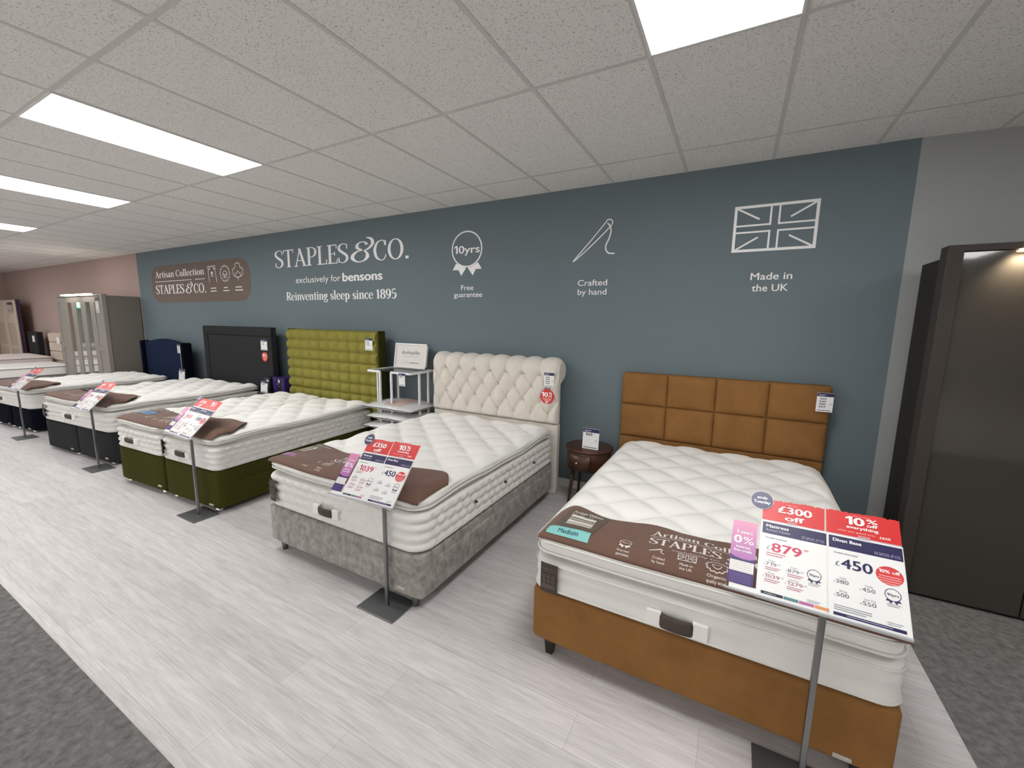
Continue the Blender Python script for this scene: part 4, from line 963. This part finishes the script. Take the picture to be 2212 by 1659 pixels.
make_pillow('pillow directly under the topmost one of the pile',.53,False,.34,.24,.01)
make_pillow('third pillow down in the pile under the white table',.415,False,.35,.245,-.03)
for k_,z_ in enumerate((.30,.185,.07)): make_pillow('lower pillow hidden in the pile under white table',z_,False,.33,.24,-.01*k_)['group'] = 'pillows low in the pile'
# round walnut bedside
t = thing('bedside_table','round dark walnut drum bedside table between silver and tan beds','table',(-1.10,-.27,0))
b = MB(); b.lathe([(.205,.0),(.214,.004),(.214,.018),(.206,.022)],(0,0,.525),WALNUT,64); b.build('top',t)
b = MB(); b.lathe([(.19,0),(.20,.006),(.20,.165),(.196,.17)],(0,0,.355),WALNUT,64); b.build('drum',t)
b = MB(); P = np.zeros((15,2,3))
for i_ in range(15):
    a_ = math.radians(-128+60*i_/14); 
    for j_ in range(2): P[i_,j_] = (.204*math.cos(a_),.204*math.sin(a_),.372+.135*j_)
b.grid(P,WALNUT); o = b.build('drawer',t); o.modifiers.new('thick','SOLIDIFY').thickness = -.008
a_ = math.radians(-100); b = MB(); b.tube([(.21*math.cos(a_),.21*math.sin(a_),.44),(.235*math.cos(a_),.235*math.sin(a_),.44)],[.006,.011],CHROME,n=14); b.build('knob',t)
for k_ in range(4):
    a_ = math.radians(45+90*k_); b = MB(); b.tube([(.19*math.cos(a_),.19*math.sin(a_),0),(.15*math.cos(a_),.15*math.sin(a_),.36)],[.011,.019],WALNUT,n=14); b.build('leg',t)
price_tag('upright price card standing on the round walnut table',-1.135,-.985,.548,.735,-.37,['109'],tilt=.10)
# two dark square bedsides
def nightstand(label, x, y, w_, zt_):
    t = thing('bedside_table',label,'table',(x,y,0))
    b = MB(); b.box(-w_/2,w_/2,-.2,.2,.06,zt_-.02,DARKW); b.build('carcass',t,bevel=.004)
    b = MB(); b.box(-w_/2-.008,w_/2+.008,-.208,.2,zt_-.02,zt_,DARKW); b.build('top',t,bevel=.004)
    for z0,z1 in ((.08,zt_/2-.01),(zt_/2,zt_-.035)):
        b = MB(); b.box(-w_/2+.012,w_/2-.012,-.212,-.2,z0,z1,DARKW); b.build('drawer',t,bevel=.003)
        b = MB(); b.tube([(-.05,-.218,(z0+z1)/2),(.05,-.218,(z0+z1)/2)],.006,STEEL,n=10); b.build('handle',t)
    for sx in (-1,1):
        for sy in (-.15,.15): b = MB(); b.tube([(sx*(w_/2-.04),sy,0),(sx*(w_/2-.04),sy,.065)],.018,DARKW,n=10); b.build('foot',t)
nightstand('dark bedside cabinet between charcoal and olive headboards',-5.69,-.27,.40,.625)
nightstand('dark bedside cabinet beside the navy headboard',-8.02,-.30,.40,.600)
price_tag('upright price card on the dark cabinet with purple boxes',-5.875,-5.715,.627,.79,-.44,['229'],tilt=.1)
price_tag('upright price card on the dark cabinet beside navy headboard',-8.19,-7.99,.602,.81,-.45,['199'],tilt=.1)
PUR = mat('purple_carton',(44,20,98),.4); BLK = mat('black_carton',(24,22,26),.4)
t = thing('carton','black carton with a white heart, behind the price card','box',(-5.825,-.30,.627))
MB().box(-.07,.07,-.07,.07,0,.205,BLK).build('box',t,bevel=.003)
b = MB(); T = lambda u_,v_,l:(u_,-.0715-.0004*l,v_)
b.poly(T,[(.02+.026*math.sin(q)**3,.155+.0017*(13*math.cos(q)-5*math.cos(2*q)-2*math.cos(3*q)-math.cos(4*q))) for q in [i*2*math.pi/30 for i in range(30)]],1,(216,214,216)); b.quad(T,-.02,.078,.03,.085,1,(190,188,192)); b.build('print',t)
t = thing('carton','purple and black carton on the dark bedside cabinet','box',(-5.605,-.27,.627))
MB().box(-.115,.145,-.08,.08,0,.215,PUR).build('box',t,bevel=.003)
b = MB(); T = lambda u_,v_,l:(u_,-.0815-.0004*l,v_)
b.quad(T,-.02,.01,.075,.20,1,(20,16,26)); b.ell(T,.03,.165,.022,.025,2,(206,204,208)); b.ell(T,-.002,.125,.012,.012,2,(150,146,160)); b.quad(T,.005,.085,.04,.092,2,(150,146,160))
for q in (-.08,.11): b.stroke(T,[(q-.015,.15),(q-.012,.08),(q+.01,.05)],.014,2,(92,78,140))
b.build('print',t)

# ================================================================ wardrobes
t = thing('wardrobe','tall dark wardrobe with smoked glass doors at right edge','wardrobe',(1.0,-.565,0))
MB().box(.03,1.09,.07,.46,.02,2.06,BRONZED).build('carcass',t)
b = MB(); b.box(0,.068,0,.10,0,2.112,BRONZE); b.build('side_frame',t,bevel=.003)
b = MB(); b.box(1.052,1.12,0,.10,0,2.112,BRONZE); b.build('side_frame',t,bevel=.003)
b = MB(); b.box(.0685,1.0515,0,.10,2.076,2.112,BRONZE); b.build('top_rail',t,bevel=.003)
b = MB(); b.box(.07,1.05,.04,.10,0,.018,BLACKP); b.build('plinth',t)
for x0,x1 in ((.072,.5545),(.5605,1.048)):
    b = MB(); b.box(x0,x1,.022,.044,.022,2.0745,SMOKE); b.build('door',t,bevel=.002)
b = MB(); b.lathe([(.022,0),(.022,.012),(.016,.013)],(.30,.010,2.0635),mat('warm_downlight',(255,240,215),.4,emit=((255,226,180),14.)),24); b.build('downlight',t)
sp = bpy.data.lights.new('downlight_beam','SPOT'); sp.energy = 14.; sp.color = (1,.84,.62); sp.spot_size = 1.9; sp.spot_blend = .8; sp.shadow_soft_size = .02
so = bpy.data.objects.new('downlight_beam',sp); COL.objects.link(so); so.parent = t; so.location = (.30,-.03,2.07); so.rotation_euler = (.45,0,0)

t = thing('wardrobe','warm grey wardrobe with three mirrored doors by pink wall','wardrobe',(-13.0,-.55,0))
wd_ = 2.5; MB().box(0,wd_+.01,.03,.53,0,2.05,GREYS).build('carcass',t)
b = MB(); b.box(-.01,wd_+.02,-.03,.05,2.045,2.075,GREYD); b.build('cornice',t,bevel=.004)
b = MB(); b.box(wd_-.09,wd_+.02,-.035,.03,0,2.045,GREYD); b.build('end_pilaster',t,bevel=.004)
for k_ in range(5):
    x0 = .01+k_*.48; x1 = x0+.474; mir = k_ in (1,2,3)
    D_ = bpy.data.objects.new('door',None); 
    b = MB()
    for a0,a1,z0,z1 in ((x0,x0+.10,.04,2.04),(x1-.10,x1,.04,2.04),(x0+.10,x1-.10,1.93,2.04),(x0+.10,x1-.10,.04,.15)): b.box(a0,a1,-.004,.022,z0,z1,GREYD)
    if not mir: b.box(x0+.10,x1-.10,-.004,.022,.98,1.07,GREYD)
    d = b.build('mirror_door' if mir else 'panel_door',t,bevel=.003)
    b = MB(); b.box(x0+.10,x1-.10,.008,.02,.15,1.93,MIRROR if mir else GREYD); b.build('mirror' if mir else 'panel',d)
for x0 in (.70,1.50):
    b = MB(); b.box(x0,x0+.60,-.10,-.03,2.06,2.085,mat('wardrobe_lamp',(255,255,255),.4,emit=((255,244,232),7.))); b.build('lamp_bar',t)
b = MB(); TT = lambda u_,v_,l:(u_,-.008-.001*l,v_); b.quad(TT,2.12,1.72,2.30,1.98,0,(196,194,192)); b.quad(TT,2.11,1.95,2.31,2.02,1,(86,78,80)); b.ell(TT,2.20,1.85,.05,.07,1,(222,226,224)); b.build('poster',t)

# ================================================================ sign stands
S = .945
def make_stand(foot, q, label, price1, price2, off1, conf, detail=True):
    """foot: pole x,y ; q: card frame (x,y,z of its lower left corner, tilt, yaw, roll)"""
    t = thing('sign_stand',label,'sign stand',(foot[0],foot[1],0))
    b = MB(); b.box(-.148,.132,-.10,.10,0,.007,PLATEM); b.build('base_plate',t,bevel=.003)
    ti,ya,ro = q[3:6]
    U = np.array([math.cos(ya),math.sin(ya),0]); n0 = np.array([-math.sin(ya),math.cos(ya),0]); Vv = np.array([0,0,1.])*math.cos(ti)+n0*math.sin(ti)
    u_,v_ = U*math.cos(ro)+Vv*math.sin(ro), Vv*math.cos(ro)-U*math.sin(ro); nn = np.cross(u_,v_)       # nn: towards the reader
    O = np.array(q[:3])-np.array([foot[0],foot[1],0])
    T = lambda a,c,l: tuple(O+u_*a*S+v_*c*S+nn*(.0015+.0004*l))
    def slab(a0,a1,c0,c1,d0,d1,m,nm):
        b = MB(); V = [tuple(O+u_*a*S+v_*c*S+nn*d) for d in (d0,d1) for c in (c0,c1) for a in (a0,a1)]
        b.add(V,[(0,2,3,1),(4,5,7,6),(0,1,5,4),(2,6,7,3),(0,4,6,2),(1,3,7,5)],m); return b.build(nm,t)
    # where the pole meets the board
    dv = (-(O[0]*n0[0]+O[1]*n0[1]))/(math.sin(ti)*S); zp = O[2]+max(.02,dv)*S*math.cos(ti)-.034+(-O[0])*math.sin(ro)
    b = MB(); b.tube([(0,0,.004),(0,0,zp)],.0135,STEEL,n=4,smooth=False,square=True); b.build('pole',t,bevel=.003)
    slab(-.002,.422,-.008,.300,-.006,.0,WHITEM,'holder'); slab(-.105,.422,-.007,-.001,-.006,.007,mat('grey_acrylic_lip',(176,178,182),.3),'lip')
    slab(-.09,.0,0,.02,-.004,-.001,WHITEM,'leaflet_bracket')
    GR=(98,98,108); LG=(160,160,168); PK=(204,58,92)
    def card(a0,head,sub,kind,price,pc,small,bar_):
        b = MB(); b.quad(T,a0+.001,.001,a0+.209,.296,0,ICEW); b.quad(T,a0+.004,.245,a0+.208,.293,1,NVY); cd = b.build('mattress_price_card' if kind else 'base_price_card',t); b = MB()
        b.text(T,head,a0+.016,.272,.0125,2,WH,wd=.075 if kind else .082,bold=.03)
        if sub: b.text(T,sub,a0+.016,.257,.009,2,(190,188,214),wd=.08)
        b.text(T,'STAPLES & CO.',a0+.132,.252,.010,2,(190,188,214),wd=.07,serif=True)
        b.text(T,'Double mattress' if kind else 'Double divan base',a0+.018,.226,.007,2,GR,wd=.068,bold=.01)
        wd_p = (.032 if kind and len(price)<4 else .029)*len(price)
        b.text(T,'£',a0+.022,.180,.018,2,LG if kind else GR,wd=.012); b.text(T,price,a0+.038,.176,.036,2,pc,wd=wd_p,bold=.022)
        if kind: b.text(T,'.99',a0+.042+wd_p,.202,.009,2,pc,wd=.016); micro(b,T,a0+.022,.166,a0+.085,2,.009,.004,2,(206,140,150))
        rows = ((.020,.118),(.090,.111),(.020,.072),(.090,.065))
        for (ru,rv),(nm,pr) in zip(rows,small):
            b.text(T,nm,a0+ru+.022,rv+.017,.0055,2,GR,wd=.02 if len(nm)<7 else .03,al='c'); b.text(T,'£',a0+ru-.004,rv,.007,2,LG,wd=.005)
            b.text(T,pr,a0+ru+.003,rv,.0135,2,GR if not kind or pr in ('719','879') else (176,92,112),wd=.0115*len(pr)); 
            if kind: b.text(T,'.99',a0+ru+.005+.0115*len(pr),rv+.006,.006,2,LG,wd=.011); micro(b,T,a0+ru+.002,rv-.009,a0+ru+.05,2,.007,.0035,2,(202,146,158))
        rosette(b,T,a0+.172,.122,.020,(70,70,100))
        micro(b,T,a0+.155,.090,a0+.19,2,.006,.0022,2,LG); micro(b,T,a0+.152,.030,a0+.19,2,.006,.0022,2,LG)
        if kind:
            x_ = a0+.014
            for wv,cc in ((.07,(40,38,58)),(.045,(84,134,138)),(.045,(186,104,164)),(.042,(224,150,96)))[:4 if bar_ else 3]:
                b.quad(T,x_,.010,x_+wv-.002,.020,2,cc); x_ += wv
            b.text(T,'Available in',a0+.024,.0125,.005,3,(220,220,230),wd=.036)
        else:
            b.quad(T,a0+.014,.008,a0+.197,.018,2,NVY); b.quad(T,a0+.05,.012,a0+.165,.0145,3,(170,168,196)); micro(b,T,a0+.016,.040,a0+.115,3,.007,.003,2,LG)
            b.ell(T,a0+.168,.185,.036,.032,2,(216,70,74)); b.text(T,'10% off',a0+.168,.193,.011,3,WH,wd=.055,al='c',bold=.03)
            for k_,wv in enumerate((.028,.030,.027,.020)): b.quad(T,a0+.168-wv,.180-.008*k_,a0+.168+wv,.183-.008*k_,3,(244,170,166))
        b.build('lettering',cd)
    card(.0,'Mattress',conf['name'],True,price1,PK,conf['small1'],conf['bar'])
    card(.211,'Divan Base','',False,price2,NVY,conf['small2'],True)
    # red offer cards with torn top edges
    def offer(a0,a1,c1,nm,fill):
        r2 = random.Random(nm+price1); n = 34
        topl = [(a1+(a0-a1)*i/n, c1+.007*r2.random()-.003*(i%2)) for i in range(n+1)]
        b = MB(); b.quad(T,a0,.301,a1,.305,-6,(200,200,204)); b.poly(T,[(a0,.304),(a1,.304)]+topl,-5,RED); cd = b.build(nm,t); b = MB(); fill(b,a0,a1); b.build('lettering',cd)
    def f1(b,a0,a1):
        b.text(T,'up to',a0+.098,.380,.007,0,(248,190,186),wd=.03,al='c'); b.text(T,'£'+off1,a0+.108,.345,.030,0,WH,wd=.112,al='c',bold=.03); b.text(T,'off',a0+.108,.315,.021,0,WH,wd=.064,al='c',bold=.03)
    def f2(b,a0,a1):
        c_ = (a0+a1)/2
        b.text(T,'plus an extra',c_,.385,.006,0,(248,190,186),wd=.05,al='c'); b.text(T,'10',c_-.048,.351,.032,0,WH,wd=.056,bold=.035); b.text(T,'%',c_+.013,.366,.018,0,WH,wd=.032,bold=.02); b.text(T,'off',c_+.013,.351,.012,0,WH,wd=.032,bold=.03)
        b.text(T,'everything',c_,.335,.0115,0,WH,wd=.092,al='c',bold=.03); b.text(T,'when you spend over',c_-.018,.318,.008,0,(248,186,182),wd=.11,al='c'); b.text(T,'£650',c_+.062,.315,.009,0,WH,wd=.03,al='c',bold=.02)
    offer(.0,.203,.395,'offer_card',f1); offer(.208,.420,.398,'offer_card',f2)
    slab(.085,.115,.290,.312,.0,.003,CLEAR,'clip'); slab(.30,.335,.290,.312,.0,.003,CLEAR,'clip')
    # finance leaflet
    b = MB(); a0,a1 = -.098,-.012
    for k_ in range(8):
        f = k_/7; cc = tuple(int(p+(r_-p)*f) for p,r_ in zip((220,140,176),(176,112,178))); b.quad(T,a0,.275-.0205*(k_+1),a1,.275-.0205*k_,0,cc)
    b.poly(T,[(a0,.112),(a0,.130),(a0+.02,.121),(a0+.045,.117),(a0+.07,.118),(a1,.124),(a1,.112)],1,(66,44,108))
    b.quad(T,a0,.02,a1,.112,0,(66,44,108)); b.quad(T,a0+.003,.066,a1-.002,.108,1,(238,235,232))
    for k_ in range(5): b.quad(T,a0+.006,.070+.008*k_,a1-.006,.0715+.008*k_,2,(176,172,172))
    for k_ in (.3,.62): b.quad(T,a0+(a1-a0)*k_,.067,a0+(a1-a0)*k_+.001,.107,3,(214,210,208))
    for k_ in range(6): b.quad(T,a0+.006,.026+.006*k_,a1-.008,.028+.006*k_,1,(108,88,150))
    b.text(T,'3 years',(a0+a1)/2,.222,.013,2,WH,wd=.056,al='c',bold=.01); b.text(T,'0',a0+.008,.180,.033,2,WH,wd=.028,bold=.03); b.text(T,'%',a0+.041,.180,.031,2,WH,wd=.036); b.text(T,'interest',(a0+a1)/2,.160,.011,2,WH,wd=.05,al='c',bold=.015); b.text(T,'free credit',(a0+a1)/2,.145,.011,2,WH,wd=.062,al='c',bold=.015)
    b.build('finance_leaflet',t)
    # round badge
    b = MB(); cu,cv = conf['badge']; b.ell(T,cu,cv,.041,.041,2,(236,234,238)); b.ell(T,cu,cv,.0395,.0395,3,(72,66,104)); b.text(T,'ends',cu,cv+.006,.013,4,WH,wd=.036,al='c',bold=.03); b.text(T,'Tuesday',cu,cv-.014,.013,4,WH,wd=.060,al='c',bold=.03); b.build('round_badge',t)
    return t
def toward(q): return tuple(c+S*(v-c) for v,c in zip(q[:3],(0,-3.8133,1.65)))+tuple(q[3:])
sm1 = (('Single','719'),('Double','879'),('King','1039'),('Super King','1279')); sm2 = (('Single','380'),('Double','450'),('King','500'),('Super King','550'))
sm3 = (('Single','879'),('Double','1039'),('King','1199'),('Super King','1439'))
make_stand((.335,-2.20),toward((.142,-2.167,.678,.854,-.137,.063)),'sign stand with 879 and 450 price cards at the tan bed','879','450','300',dict(name='Artisan Classic',small1=sm1,small2=sm2,bar=True,badge=(-.005,.385)))
make_stand((-1.665,-2.222),toward((-2.062,-2.195,.584,.736,-.006,.036)),'sign stand with 1039 price card at the silver velvet bed','1039','450','350',dict(name='Artisan Deluxe',small1=sm3,small2=sm2,bar=False,badge=(-.002,.388)))
make_stand((-3.875,-2.18),toward((-4.50,-2.09,.615,.798,-.042,-.007)),'sign stand with 1455 price card at the moss green bed','1455','500','510',dict(name='Artisan Luxury',small1=sm3,small2=sm2,bar=False,badge=(-.01,.392)))
make_stand((-6.03,-2.155),toward((-6.75,-2.10,.582,.787,-.038,.05)),'sign stand at the charcoal bed, washed out by light reflection','1199','500','400',dict(name='Artisan Deluxe',small1=sm3,small2=sm2,bar=False,badge=(-.002,.385)))
make_stand((-8.42,-2.18),toward((-9.15,-2.12,.60,.80,-.04,.05)),'sign stand at the navy bed, farthest left with pink card','1039','450','350',dict(name='Artisan Deluxe',small1=sm3,small2=sm2,bar=False,badge=(-.002,.385)))
